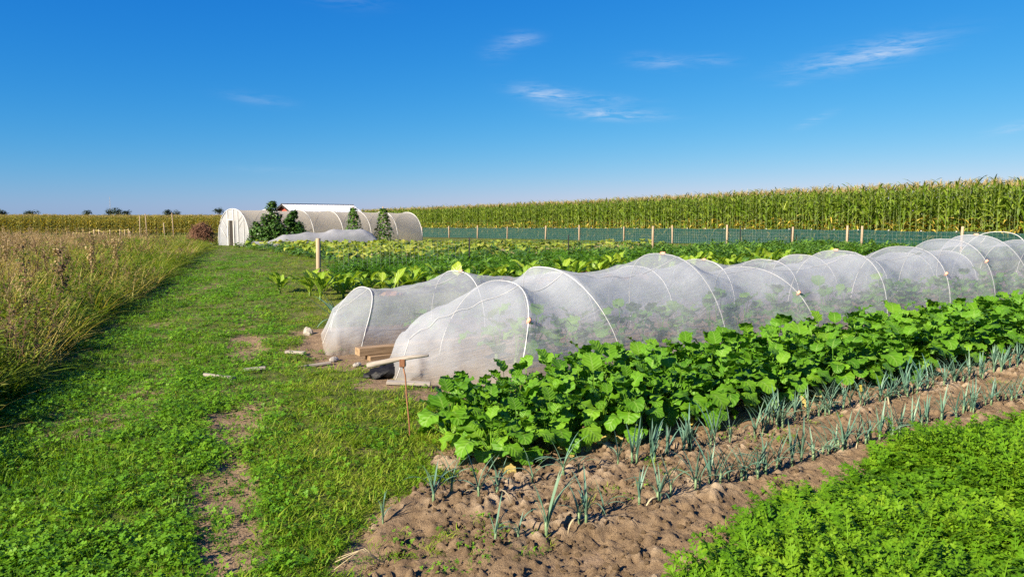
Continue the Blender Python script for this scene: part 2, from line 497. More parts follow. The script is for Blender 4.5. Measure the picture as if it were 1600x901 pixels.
M['bean'] = leaf_mat('bean_leaf', [(.035, .10, .012), (.070, .16, .018), (.15, .24, .03)], .3, .45, noise=3)
M['tree'] = leaf_mat('distant_tree_leaf', [(.018, .034, .014), (.03, .05, .02), (.045, .065, .028)], .15, .6, noise=.3)
M['bark'] = plain_mat('bark', (.06, .045, .03), (.14, .11, .08), .9, (6, 6, 1.5))
M['wood'] = plain_mat('round_wood', (.24, .17, .105), (.40, .31, .21), .8, (30, 30, 2.2), bump=.5)
M['greywood'] = plain_mat('weathered_wood', (.19, .165, .14), (.33, .295, .25), .8, (4, 40, 40), bump=.5)
M['beam'] = plain_mat('sawn_beam', (.15, .095, .05), (.31, .215, .125), .75, (3, 26, 26), bump=.5)
M['rust'] = plain_mat('rusty_iron', (.12, .05, .025), (.25, .12, .06), .85, (40, 40, 12), bump=.5)
M['blackpost'] = plain_mat('black_post', (.008, .009, .010), (.02, .022, .022), .6, bump=0)
M['bag'] = plain_mat('black_plastic', (.003, .003, .004), (.006, .006, .007), .6, (9, 9, 9), bump=.9, spec=.25, bdist=.02)
M['hoop'] = plain_mat('white_pipe', (.44, .44, .43), (.54, .54, .53), .5, bump=0)
M['clip'] = plain_mat('salmon_clip', (.62, .28, .18), (.72, .36, .24), .5, bump=0)
M['net'] = sheer_mat('insect_net', (.565, .60, .655), .55, .42, (190, 120), dirt=(.48, .40, .30), grain_amt=.22)
M['fleece'] = sheer_mat('pale_fleece', (.42, .43, .46), .22, .35, (60, 40), grain_amt=.15)
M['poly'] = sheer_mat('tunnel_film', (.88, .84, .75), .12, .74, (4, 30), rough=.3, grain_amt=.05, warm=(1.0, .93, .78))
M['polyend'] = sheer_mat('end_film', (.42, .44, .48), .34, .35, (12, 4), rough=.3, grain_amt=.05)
M['windnet'] = sheer_mat('windbreak_net', (.016, .066, .060), .18, .25, (60, 90), grain_amt=.10)
M['wire'] = plain_mat('galvanised_wire', (.42, .44, .45), (.55, .56, .56), .45, bump=0, metal=.6)
M['roofwhite'] = plain_mat('white_roof_sheet', (.66, .67, .68), (.78, .79, .80), .5, (2, 2, 2), bump=0)
M['dark'] = plain_mat('dark_board', (.012, .010, .009), (.03, .026, .022), .8, (20, 20, 3), bump=.3)
M['redboard'] = plain_mat('red_board', (.26, .045, .03), (.36, .075, .045), .7, (3, 20, 20), bump=.3)
M['brush'] = leaf_mat('dead_stalk', [(.10, .045, .028), (.21, .105, .06), (.34, .20, .11)], .1, .8)
M['blue'] = plain_mat('blue_tarp', (.03, .09, .33), (.06, .15, .45), .5)
M['stone'] = plain_mat('pale_stone', (.20, .18, .155), (.36, .33, .29), .9, (12, 12, 12), bump=.5)
M['string'] = plain_mat('yellow_string', (.62, .50, .14), (.72, .60, .20), .7, bump=0)
M['steel'] = plain_mat('grey_steel', (.20, .21, .23), (.30, .31, .33), .5, bump=0)

# ------------------------------------------------------------------ ground
def axis(lo, hi, dense_lo, dense_hi, step, grow=1.09):
    v = list(np.arange(dense_lo, dense_hi, step)); s = step; x = v[-1]
    while x < hi: s *= grow; x += s; v.append(x)
    s = step; x = v[0]; w = []
    while x > lo: s *= grow; x -= s; w.append(x)
    return np.array(w[::-1] + v)


def big_grid(name, X, Y, Z, mat, attrs=None, kind='structure', uvs=None):
    nx, ny = X.shape
    me = bpy.data.meshes.new(name)
    me.vertices.add(nx * ny)
    me.vertices.foreach_set('co', np.stack([X, Y, Z], -1).astype(np.float32).ravel())
    i = np.arange(nx - 1)[:, None] * ny + np.arange(ny - 1)[None, :]
    q = np.stack([i, i + ny, i + ny + 1, i + 1], -1).reshape(-1, 4)
    me.loops.add(q.size); me.loops.foreach_set('vertex_index', q.astype(np.int32).ravel())
    me.polygons.add(len(q)); me.polygons.foreach_set('loop_start', (np.arange(len(q)) * 4).astype(np.int32))
    me.update(calc_edges=True)
    me.polygons.foreach_set('use_smooth', np.ones(len(q), dtype=bool))
    for nm, val in (attrs or {}).items():
        a = me.attributes.new(nm, 'FLOAT', 'POINT'); a.data.foreach_set('value', val.astype(np.float32).ravel())
    if uvs is not None:
        ul = me.uv_layers.new(name='UVMap')
        ul.data.foreach_set('uv', np.stack(uvs, -1).reshape(-1, 2)[q.ravel()].astype(np.float32).ravel())
    me.materials.append(mat)
    me.validate()
    return me


def relief(x, y):
    near = np.exp(-np.maximum(0, y - 8) / 14)
    return (fbm(x * .9, y * .9, 1, 4) - .5) * .13 * near + (fbm(x * 6, y * 6, 6, 3) - .5) * .035 * near - bare_mask(x, y) * .02


def ground_z(x, y): return terrain(x, y) + relief(x, y)


gx = axis(-2500, 2500, -6.0, 7.5, .05, 1.07)
gy = axis(-300, 3500, 2.4, 11.0, .05, 1.055)
GX, GY = np.meshgrid(gx, gy, indexing='ij')
gb = bare_mask(GX, GY)
tag(obj('ground', big_grid('ground', GX, GY, ground_z(GX, GY), M['ground'], {'bare': gb})), kind='structure')

# the tilled leek bed: ridges and clods
ST = .013
sa = np.arange(.3, 12.5, ST); sb = np.arange(1.9, 4.70, ST)
SA, SB = np.meshgrid(sa, sb, indexing='ij')
SX, SY = bed(SA, SB)
big = fbm(SA * 1.4, SB * 2.4, 23, 3)
ridge = .5 + .5 * np.cos((SB - 2.93) / .65 * 2 * PI + (big - .5) * 1.8)
soft = smooth(.38, .62, fbm(SA * 1.7, SB * 2.0, 25, 3))          # where the crust broke into clods
clods = np.zeros_like(SA)
cr = np.random.default_rng(3)
for _ in range(22000):
    r = .009 + .034 * cr.random() ** 4.0
    i0, j0 = cr.integers(5, len(sa) - 5), cr.integers(5, len(sb) - 5)
    if cr.random() > .35 + .65 * soft[i0, j0]: continue
    n = int(r / ST * 1.5) + 1
    i1, i2, j1, j2 = max(0, i0 - n), min(len(sa), i0 + n + 1), max(0, j0 - n), min(len(sb), j0 + n + 1)
    ca, cs = math.cos(cr.random() * 3.14), .55 + .45 * cr.random()
    u_ = (SA[i1:i2, j1:j2] - sa[i0]); v_ = (SB[i1:i2, j1:j2] - sb[j0]); sn = math.sqrt(1 - ca * ca)
    q_ = ((u_ * ca + v_ * sn) / r) ** 2 + ((-u_ * sn + v_ * ca) / (r * cs)) ** 2
    q_ = q_ * (.6 + .9 * vnoise(u_ * 45 + i0, v_ * 45 + j0, 2)); hh_ = r * (.5 + .6 * cr.random()) * np.clip(1 - q_, 0, 1) ** .6
    clods[i1:i2, j1:j2] = np.maximum(clods[i1:i2, j1:j2], hh_)
h = .040 * ridge + .055 * (big - .5) + clods * .85 + .040 * (fbm(SA * 9, SB * 9, 22, 4, .7) - .5) + .020 * (vnoise(SA * 38, SB * 38, 8) - .5)
inside = smooth(-.25, .25, SA - bed_start(SB) + (fbm(SA * 2, SB * 2, 24, 3) - .5) * .7) * smooth(1.95, 2.15, SB) * (1 - smooth(4.35, 4.65, SB))
SZ = ground_z(SX, SY) + (h + .012) * inside - .07 * (1 - inside)
dryv = smooth(.46, .62, fbm(SA * 1.3, SB * 2.2, 30, 4)) * smooth(.015, .07, h)
tag(obj('soil_bed', big_grid('soil_bed', SX, SY, SZ, M['soil'], {'dry': dryv})), kind='structure')


def soil_z(a, b):
    i = min(len(sa) - 1, max(0, int(round((a - sa[0]) / ST)))); j = min(len(sb) - 1, max(0, int(round((b - sb[0]) / ST))))
    return float(SZ[i, j])


# ------------------------------------------------------------------ scattered ground cover (grass and the like)
def scatter(name, label, cat, P, rot, scl, templates):
    """one ground-cover object: template clumps set on points by geometry nodes"""
    N = len(P)
    me = bpy.data.meshes.new(name); me.vertices.add(N)
    me.vertices.foreach_set('co', np.asarray(P, np.float32).ravel())
    a = me.attributes.new('rot', 'FLOAT_VECTOR', 'POINT'); a.data.foreach_set('vector', np.asarray(rot, np.float32).ravel())
    a = me.attributes.new('scl', 'FLOAT_VECTOR', 'POINT'); a.data.foreach_set('vector', np.asarray(scl, np.float32).ravel())
    a = me.attributes.new('pick', 'INT', 'POINT'); a.data.foreach_set('value', RNG.integers(0, len(templates), N).astype(np.int32))
    o = obj(name, me)
    ng = bpy.data.node_groups.new(name + '_spread', 'GeometryNodeTree')
    ng.interface.new_socket('Geometry', in_out='INPUT', socket_type='NodeSocketGeometry')
    ng.interface.new_socket('Geometry', in_out='OUTPUT', socket_type='NodeSocketGeometry')
    k = NT(ng)
    gi = k.n('NodeGroupInput'); go = k.n('NodeGroupOutput')
    jn = k.n('GeometryNodeJoinGeometry')
    for t in templates:
        to = bpy.data.objects.new(t.name, t)
        oi = k.n('GeometryNodeObjectInfo'); oi.inputs['Object'].default_value = to
        g2 = k.n('GeometryNodeGeometryToInstance')
        k.link(oi.outputs['Geometry'], g2.inputs[0]); k.link(g2.outputs[0], jn.inputs[0])
    ip = k.n('GeometryNodeInstanceOnPoints')
    k.link(gi.outputs[0], ip.inputs['Points']); k.link(jn.outputs[0], ip.inputs['Instance'])
    ip.inputs['Pick Instance'].default_value = True
    for nm, typ, sock in (('pick', 'INT', 'Instance Index'), ('rot', 'FLOAT_VECTOR', 'Rotation'), ('scl', 'FLOAT_VECTOR', 'Scale')):
        na = k.n('GeometryNodeInputNamedAttribute', data_type=typ); na.inputs[0].default_value = nm
        k.link([s for s in na.outputs if s.enabled][0], ip.inputs[sock])
    k.link(ip.outputs[0], go.inputs[0])
    md = o.modifiers.new('spread', 'NODES'); md.node_group = ng
    return tag(o, label, cat, kind='stuff')


def grass_clump(name, mat, nbl, hgt, wid, rad, lean=.5, curl=.8, seg=3):
    mb = MB()
    for _ in range(nbl):
        h_ = hgt * U(.55, 1.1)
        v, f, uv = blade(h_, wid * U(.7, 1.2), seg, U(1.45 - lean, 1.5), curl * U(.4, 1.5), 2)
        v = rotz(v, U(0, 2 * PI)); r, q = rad * math.sqrt(U(0, 1)), U(0, 2 * PI)
        v += (r * math.cos(q), r * math.sin(q), -.005)
        mb.add(v, f, uv, U(0, 1))
    return mb.mesh(name, mat)


def clover_clump(name, mat, n, rad, size, hgt):
    mb = MB()
    for _ in range(n):
        r, q = rad * math.sqrt(U(0, 1)), U(0, 2 * PI); c = np.array((r * math.cos(q), r * math.sin(q), hgt * U(.5, 1.1)))
        t = U(0, 1); q0 = U(0, 2 * PI); s_ = size * U(.7, 1.2); tilt = (U(-.5, .5), U(-.5, .5))
        for j in range(3):
            loc = np.array([(0, 0, 0), (.45, -.42, .08), (.95, -.36, .12), (1.0, 0, .04), (.95, .36, .12), (.45, .42, .08)]) * s_
            loc = rotz(loc, q0 + j * 2.09)
            loc[:, 2] += loc[:, 0] * tilt[0] + loc[:, 1] * tilt[1]
            mb.add(loc + c, [(0, 1, 2, 3), (0, 3, 4, 5)], None, t)
        mb.add(np.array([(c[0] - .001, c[1], 0), (c[0] + .001, c[1], 0), (c[0] + .001, c[1], c[2]), (c[0] - .001, c[1], c[2])]), [(0, 1, 2, 3)], None, t)
    return mb.mesh(name, mat)


def frond_clump(name, mat, n, L, npin=9, lift=1.1, curl=1.3, pinw=.010, pinl=.06):
    mb = MB()
    for _ in range(n):
        l = L * U(.7, 1.15); q = U(0, 2 * PI); el = U(lift - .35, lift + .25); cu = curl * U(.7, 1.2); t = U(0, 1)
        xs = [(0.0, 0.0)]; a = el
        for i in range(npin):
            a -= cu / npin; xs.append((xs[-1][0] + l / npin * math.cos(a), xs[-1][1] + l / npin * math.sin(a)))
        V = []; F = []
        def quad(p): o_ = len(V); V.extend(p); F.append((o_, o_ + 1, o_ + 2, o_ + 3))
        for i in range(npin):
            (x0, z0), (x1, z1) = xs[i], xs[i + 1]
            quad([(x0, -.0022, z0), (x0, .0022, z0), (x1, .0018, z1), (x1, -.0018, z1)])
        for i in range(3, npin + 1):
            x0, z0 = xs[i]; f_ = (i - 3) / (npin - 3); pl = pinl * (1 - .65 * f_) * U(.8, 1.2)
            for sgn in (-1, 1):
                for (ax, ll) in ((.5, 1.0), (1.05, .62), (.1, .6)):
                    dx, dy, dz = math.cos(ax + .3) * pl * ll, sgn * math.sin(ax + .3) * pl * ll, U(-.3, .25) * pl
                    px, py = -dy / (pl * ll) * pinw * .6, dx / (pl * ll) * pinw * .6
                    quad([(x0, 0, z0), (x0 + dx * .5 + px, dy * .5 + py, z0 + dz * .5), (x0 + dx, dy, z0 + dz), (x0 + dx * .5 - px, dy * .5 - py, z0 + dz * .5)])
        v = rotz(np.array(V), q); v += (U(-.05, .05), U(-.05, .05), -.01)
        mb.add(v, F, None, t)
    return mb.mesh(name, mat)


def cand(n, y0, y1, k=1.0, xl=None, xr=None):
    """random places on the ground, thinning with distance"""
    y = np.exp(RNG.uniform(math.log(y0), math.log(y1), n))
    x = RNG.uniform(-k, k, n) * (y * .80 + .9)
    return x, y


def spread(x, y, smin, smax, grow=.5, near=7.0, tilt=.18, hvar=.25, zoff=0.0):
    n = len(x)
    s_ = RNG.uniform(smin, smax, n) * np.maximum(1, y / near) ** grow
    rot = np.stack([RNG.normal(0, tilt, n), RNG.normal(0, tilt, n), RNG.uniform(0, 2 * PI, n)], 1)
    hz = RNG.uniform(1 - hvar, 1 + hvar, n) * np.maximum(1, y / near) ** (-grow * .95)
    scl = np.stack([s_, s_, s_ * hz], 1)
    P = np.stack([x, y, ground_z(x, y) + zoff], 1)
    return P, rot, scl


lawn_t = [grass_clump('lawn_clump', M['lawn'], 15, .052, .0030, .055, .9, 1.0) for _ in range(5)]
dry_t = [grass_clump('sparse_clump', M['lawn2'], 15, .062, .0030, .06, .9, 1.2) for _ in range(4)]
clov_t = [clover_clump('clover_clump', M['clover'], 11, .065, .0115, .032) for _ in range(4)]

x, y = cand(110000, 2.5, 62)
A_, B_ = to_bed(x, y)
lawn = (x > meadow_edge(y) - .3) & (A_ < bed_start(B_) + .25)
fill = (A_ >= bed_start(B_)) & (B_ > 4.7) & ~((B_ > 5.75) & (B_ < 10.3))
bm_ = bare_mask(x, y)
keep = RNG.random(len(x)) > bm_ * .93 + .34 * smooth(.42, .62, fbm(x * 1.6, y * 1.1, 45, 4)) * smooth(-.2, .8, x - track_x(y)) * (y < 26)
right = smooth(-.1, 1.0, x - track_x(y) + (fbm(x * .8, y * .5, 40, 3) - .5) * 1.5)        # the drier side of the path
ydry = RNG.random(len(x)) < right * .66 + .08
short = smooth(.55, .3, fbm(x * .7, y * .45, 41, 3))
cn = fbm(x * .9, y * .7, 42, 3)
clv = (RNG.random(len(x)) < .25 + .65 * smooth(.40, .56, cn)) & (RNG.random(len(x)) > right * .92) & (y < 30)
l1 = lawn & keep & ~ydry & ~(clv & (RNG.random(len(x)) < .62))
l2 = (lawn & keep & ydry & ~(clv & (RNG.random(len(x)) < .4))) | (fill & keep & (RNG.random(len(x)) < .75))
l3 = lawn & (keep | (RNG.random(len(x)) < .05)) & clv & (RNG.random(len(x)) < .75)
P, r_, s_ = spread(x[l1], y[l1], .75, 1.35); s_[:, 2] *= .55 + .9 * short[l1]
scatter('lawn_grass', 'short lush green grass covering the mown path', 'grass', P, r_, s_, lawn_t)
P, r_, s_ = spread(x[l2], y[l2], .75, 1.4)
scatter('dry_lawn_grass', 'thin yellowish grass on the drier right side of the path and between beds', 'grass', P, r_, s_, dry_t)
P, r_, s_ = spread(x[l3], y[l3], .8, 1.5)
scatter('clover', 'low clover patches growing in the green path', 'clover', P, r_, s_, clov_t)
# a few low weeds on the bare soil
x, y = cand(9000, 2.6, 14)
A_, B_ = to_bed(x, y)
k_ = (A_ > bed_start(B_) - .2) & (B_ > 2.2) & (B_ < 4.3) & (fbm(x * 1.7, y * 1.7, 50, 3) > .60) & (RNG.random(len(x)) < .5)
P, r_, s_ = spread(x[k_], y[k_], .5, 1.0, zoff=.04)
scatter('soil_weeds', 'tiny green weeds sprouting on the bare leek bed', 'weeds', P, r_, s_, clov_t + dry_t)

# crumbs and clods lying loose on the tilled bed
def crumb(name, seed):
    r_ = np.random.default_rng(seed); V = []
    for i in range(5):
        for j in range(7):
            th = (j % 6) / 6 * 2 * PI; ph = i / 4 * PI; q = .75 + .5 * r_.random() if j < 6 else 0
            V.append((math.sin(ph) * math.cos(th) * (q or 1), math.sin(ph) * math.sin(th) * (q or 1), .7 * math.cos(ph)))
    for i in range(5): V[i * 7 + 6] = V[i * 7]
    for j in range(7): V[j] = V[0]; V[28 + j] = V[28]
    return MB().add(V, grid_faces(5, 7)).mesh(name, M['soil'], False)
ca_ = RNG.uniform(.9, 11.5, 16000); cb_ = RNG.uniform(2.1, 4.3, 16000)
i_ = np.clip(((ca_ - sa[0]) / ST).astype(int), 0, len(sa) - 1); j_ = np.clip(((cb_ - sb[0]) / ST).astype(int), 0, len(sb) - 1)
k_ = (inside[i_, j_] > .4) & (RNG.random(16000) < .25 + .75 * soft[i_, j_])
ca_, cb_, i_, j_ = ca_[k_], cb_[k_], i_[k_], j_[k_]; n_ = len(ca_)
x, y = bed(ca_, cb_); cs_ = .004 + .022 * RNG.random(n_) ** 4
scatter('soil_crumbs', 'loose brown crumbs and clods on the leek bed', 'soil crumbs', np.stack([x, y, SZ[i_, j_] + cs_ * .25], 1),
        RNG.uniform(0, 6.28, (n_, 3)), np.stack([cs_, cs_ * RNG.uniform(.6, 1, n_), cs_ * RNG.uniform(.5, .9, n_)], 1), [crumb('crumb', q) for q in range(5)])

# meadow on the left
mead_t = [grass_clump('meadow_clump', M['meadow'], 26, .60, .0075, .14, .45, .95, 4) for _ in range(5)]
straw_t = [grass_clump('straw_clump', M['straw'], 20, .68, .0048, .13, .4, .8, 4) for _ in range(4)]


def seed_clump(name, mat, n, hgt):
    mb = MB()
    for _ in range(n):
        h_ = hgt * U(.6, 1.1); lx, ly = U(-.25, .25) * h_, U(-.25, .25) * h_; ox, oy = U(-.12, .12), U(-.12, .12); t = U(0, 1)
        v, f = tube([(ox, oy, 0), (ox + lx * .4, oy + ly * .4, h_ * .6), (ox + lx, oy + ly, h_)], [.003, .0025, .0015], 3, False)
        mb.add(v, f, None, t)
        for i in range(16):
            s0 = U(.55, 1.0); c = np.array((ox + lx * s0 ** 1.5, oy + ly * s0 ** 1.5, h_ * s0)); a = U(0, 6.28); l = U(.03, .09) * (1.3 - s0)
            d = np.array((math.cos(a) * l, math.sin(a) * l, U(.2, 1.0) * l)); w = np.array((-math.sin(a), math.cos(a), 0)) * .006
            mb.add(np.array([c - w, c + w, c + d + w * .6, c + d - w * .6]), [(0, 1, 2, 3)], None, t)
    return mb.mesh(name, mat)


rus_t = [seed_clump('seed_clump', M['russet'], 7, .8) for _ in range(4)]


def weed_clump(name, mat, n, hgt, size):
    mb = MB()
    for _ in range(n):
        h_ = hgt * U(.3, 1.0); q = U(0, 6.28); r = U(0, .16)
        v, f, uv = blade(size * U(.7, 1.4), size * .28, 3, U(-.2, .9), U(.3, 1.2), 3, .2)
        v = rotz(v, q) + (r * math.cos(q), r * math.sin(q), h_)
        mb.add(v, f, uv, U(0, 1))
    return mb.mesh(name, mat)


dead_t = [seed_clump('dead_weed_clump', M['dock'], 6, .85) for _ in range(3)]
weed_t = [weed_clump('weed_clump', M['meadow'], 34, .6, .055) for _ in range(4)]
n_ = 52000
y = np.exp(RNG.uniform(math.log(2.6), math.log(58), n_))
wd = (.55 * y + 5)
x = meadow_edge(y) - RNG.random(n_) * wd + RNG.normal(0, .12, n_) * 1.0
z1 = fbm(x * .33, y * .25, 60, 3); z2 = fbm(x * .8, y * .6, 61, 3)
d = meadow_edge(y) - x
gold = np.clip(.95 * smooth(.44, .56, z1 + .06 * (z2 - .5)) * smooth(1.0, 3.0, d) * smooth(7, 12, y) + .16 + .50 * smooth(.45, .58, z2), 0, 1)
rus = smooth(17, 26, y) * (1 - smooth(38, 46, y)) * smooth(.36, .52, z2 + .1 * smooth(0, 8, d)) * smooth(1.5, 6, d)
pick = RNG.random(n_)
hh = (.58 + .26 * smooth(.1, 1.6, d) + .35 * (z2 - .5)) * (1 - .45 * smooth(26, 46, y))
thin = RNG.random(n_) < np.where(y < 6, .7, 1)
for nm, lab, cat, tm, msk, sc in (
        ('meadow_grass', 'tall green grass of the wild strip left of the path', 'grass', mead_t, (pick > .34 + .42 * gold) & (pick > rus * .28), 1.0),
        ('meadow_weeds', 'leafy weeds mixed through the tall grass left of the path', 'weeds', weed_t, (pick > .14) & (pick <= .31) & (gold < .8), 1.0),
        ('dry_meadow_grass', 'dry golden grass among the wild strip left of the path', 'grass', straw_t, ((pick > .34) & (pick <= .34 + .44 * gold) & (gold + .2 > RNG.random(n_))), .95),
        ('dead_weed_tops', 'dark brown dead weed tops sprinkled along the wild strip edge', 'weeds', dead_t, (pick > .968) & (z2 > .45), .95),
        ('russet_seed_heads', 'reddish brown seed heads in the far part of the wild strip', 'grass', rus_t, (pick <= .008) | (pick < rus * .28), 1.0)):
    mk = msk & thin
    P, r_, s_ = spread(x[mk], y[mk], .8, 1.25, grow=.42, near=9, tilt=.14)
    s_[:, 2] *= hh[mk] * sc * 1.15
    scatter(nm, lab, cat, P, r_, s_, tm)

# feathery green crop, lower right corner
fr_t = [frond_clump('frond_clump', M['carrot'], 7, .20) for _ in range(5)]
leafy_t = [clover_clump('leafy_clump', M['carrot'], 12, .075, .022, .12) for _ in range(4)]
CB = np.array([0, 2.2, 2.9, 3.4, 3.9, 4.7, 5.6, 6.8, 12]); CV = np.array([1.8, 2.02, 2.28, 2.40, 2.32, 2.56, 2.62, 2.48, 2.4])
n_ = 34000
y = np.exp(RNG.uniform(math.log(1.9), math.log(9.5), n_)); x = RNG.uniform(0, 1, n_) * (y * .9 + .8)
A_, B_ = to_bed(x, y)
k_ = (B_ < np.interp(A_, CB, CV) + (fbm(x * 3, y * 3, 70, 3) - .5) * .35) & (A_ > 2.33 + (B_ < 1.9) * (1.9 - B_) * .1 + (fbm(x * 2, y * 2, 71, 3) - .5) * .5)
k_ &= ~((fbm(x * 2.3, y * 2.3, 73, 3) < .36) & (RNG.random(n_) < .8))
x, y = x[k_], y[k_]
f_ = fbm(x * 1.1, y * 1.1, 72, 3)
k1 = (RNG.random(len(x)) < .45 + .5 * smooth(.42, .52, f_))
P, r_, s_ = spread(x[k1], y[k1], .7, 1.2, grow=.2, near=5, zoff=.015); s_[:, 2] *= .35 + 1.5 * smooth(.3, .7, f_[k1])
scatter('feathery_crop', 'bright green feathery carrot tops filling the lower right corner', 'carrot tops', P, r_, s_, fr_t)
P, r_, s_ = spread(x[~k1], y[~k1], .8, 1.25, grow=.2, near=5, zoff=.0)
scatter('low_leafy_cover', 'small bright leaves mixed among the feathery carrot tops', 'ground cover', P, r_, s_, leafy_t)

# green belts beyond the tunnels
fr2_t = [frond_clump('tall_frond_clump', M['carrot2'], 12, .42, 8, 1.2, 1.2, .022, .12) for _ in range(4)]
n_ = 9000
A_ = RNG.uniform(4, 46, n_); B_ = RNG.uniform(10.6, 23.0, n_)
x, y = bed(A_, B_)
k_ = (A_ > bed_start(B_) + .5) & (((B_ > 16.1) & (B_ < 22.5 - .05 * np.maximum(0, 20 - A_))) | ((B_ > 12.4) & (B_ < 13.4) & (A_ > 17))) & (x < .80 * y + 3)
k_ &= (np.sin(B_ * 2 * PI / 1.05) > -.55 + .8 * (fbm(A_ * .3, B_, 75, 2) - .5))
x, y = x[k_], y[k_]
P, r_, s_ = spread(x, y, .8, 1.25, grow=0, tilt=.1)
scatter('carrot_rows', 'belt of fine dark green carrot foliage beyond the net tunnels', 'carrot rows', P, r_, s_, fr2_t)
grn_t = [weed_clump('broad_green_clump', M['charddark'], 26, .38, .14) for _ in range(3)]
k_ = RNG.random(len(x)) < .17 + .35 * smooth(14, 24, to_bed(x, y)[0])
P, r_, s_ = spread(x[k_] + .15, y[k_] + .1, .8, 1.2, grow=0)
scatter('low_greens', 'broader leafy greens scattered in the carrot belt', 'greens', P, r_, s_, grn_t)

# ------------------------------------------------------------------ plants made of leaves
def lobed(t):
    if t > .995: return .30
    return (math.sin(PI * min(1, (t * .93 + .02) ** .82)) ** .55) * (.95 + .05 * math.cos(t * 9 * PI))


def leaf_set(name, mat, n, L, W, pet, elev, curl, nseg=7, ncol=5, fold=.18, wave=.16, prof=lobed, petw=.06):
    out = []
    for _ in range(n):
        v, f, uv = blade(L * U(.85, 1.15), W * U(.85, 1.15), nseg, elev * U(.9, 1.08), curl * U(.7, 1.3), ncol, fold * U(.5, 1.3), wave, prof, pet * U(.8, 1.15), petw)
        out.append(MB().add(v, f, uv, U(0, 1)).mesh(name, mat))
    return out


CROP_L = leaf_set('crop_leaf', M['crop'], 8, .165, .074, .20, 1.36, 1.7, 9, 5, .12, .17)
CROP_S = leaf_set('crop_leaf_small', M['crop'], 6, .12, .058, .27, 1.46, 1.3, 9, 5, .12, .18)
CROP_Y = leaf_set('crop_leaf_yellow', M['cropyellow'], 3, .19, .08, .12, .5, .9)


def crown_mesh(name, mat, h_=.10, r_=.022):
    return tmesh(name, [(0, 0, -.04), (0, 0, h_ * .5), (0, 0, h_)], [r_, r_ * .9, r_ * .4], mat, 6)


CROWN = crown_mesh('crop_crown', M['stem'])


def leafy_plant(name, label, cat, loc, scl, group, nl, big_, small, yellow=0, low=0, crown=CROWN, droop=0.0):
    t = thing(name, label, cat, loc, U(0, 6.28), group, scl)
    obj('crown', crown, t)
    q = U(0, 6.28)
    for i in range(nl):
        f_ = i / max(1, nl - 1)            # outer leaves first, upright heart leaves last
        me = rnd.choice(big_) if f_ < .62 else rnd.choice(small)
        q += 2.4 + U(-.35, .35)
        obj('leaf', me, t, (0, 0, .02 + .05 * f_), (U(-.22, .22), .42 * (1 - f_) - .22 + droop + U(-.12, .16), q), U(.82, 1.2))
    for i in range(low):
        obj('leaf', rnd.choice(big_), t, (0, 0, .02), (U(-.2, .2), U(.35, .62), U(0, 6.28)), U(.75, 1.0))
    for i in range(yellow):
        obj('leaf', rnd.choice(CROP_Y), t, (0, 0, .01), (U(-.2, .2), U(.2, .4), U(0, 6.28)), U(.7, 1.1))
    return t


ORD = 'first second third fourth fifth sixth seventh eighth ninth tenth eleventh twelfth thirteenth fourteenth fifteenth sixteenth seventeenth eighteenth nineteenth'.split()
TENS = {2: 'twent', 3: 'thirt', 4: 'fort', 5: 'fift', 6: 'sixt', 7: 'sevent', 8: 'eight'}
def nth(i):
    if i < 20: return ORD[i - 1]
    return TENS[i // 10] + ('ieth' if i % 10 == 0 else 'y-' + ORD[i % 10 - 1])


# the dense row of leafy greens in front of the near tunnel
row = []
a0 = 2.55
while a0 < 15.5:
    for b0, dz in ((4.12, .0), (4.42, .0), (4.72, .0), (5.02, .0)):
        row.append((a0 + U(-.09, .09) + (.11 if b0 in (4.42, 5.02) else 0), b0 + U(-.06, .06)))
    a0 += .235
cnt = {}
for i, (a, b) in enumerate(row):
    x, y = bed(a, b)
    if x > .80 * y + .6: continue
    s = U(.88, 1.12) * (1.0 + .02 * min(6, a - 2.5))
    front = b < 4.27
    if a < 2.665:
        lab = ['crinkled leafy green at the row end, foremost beside the leeks', 'crinkled leafy green at the row end, second from the leeks', 'crinkled leafy green at the row end, third from the leeks', 'crinkled leafy green at the row end, nearest the rusty T handled tool'][0 if b < 4.27 else 1 if b < 4.57 else 2 if b < 4.87 else 3]
        grp = None
    else:
        ln = 0 if front else 1 if b < 4.57 else 2 if b < 4.87 else 3
        cnt[ln] = cnt.get(ln, 1) + 1
        lab = 'crinkled leafy green, %s from the grass end, in the %s' % (nth(cnt[ln]), ('line facing the leeks', 'second line from the leeks', 'third line from the leeks', 'line along the net tunnel')[ln])
        grp = 'leafy greens in the dense row'
    leafy_plant('leafy_green', lab, 'leafy green', (x, y, soil_z(a, b) if b < 4.4 else float(ground_z(x, y))), s, grp,
                16 if a < 8 else 12, CROP_L, CROP_S, (rnd.choice((2, 3)) if front and (a < 3.6 or (a < 7 and rnd.random() < .45)) else 0), droop=.10 if front else 0.0, low=(5 if a < 5 else 3) if front or a < 2.8 else 0)

# brassicas growing under the nets
NETPL = []
for tb, lab in ((6.8, 'pale brassica under the near net tunnel'), (9.15, 'pale brassica under the far net tunnel')):
    a = 4.3 if tb < 8 else 4.6; pair_ = 0
    while a < 17.5:
        pair_ = pair_ + 1
        for db in (-.24, .24):
            x, y = bed(a + U(-.1, .1), tb + db + U(-.06, .06))
            if x < .80 * y + 1.0:
                leafy_plant('brassica_plant', lab + ', %s of its pairs, %s' % (nth(pair_), 'nearer side' if db < 0 else 'farther side'), 'brassica', (x, y, float(ground_z(x, y))), U(1.1, 1.45) if tb < 8 else U(.75, .95), 'brassicas under the nets', 9, CROP_L, CROP_S)
        a += .62 if tb < 8 else .85

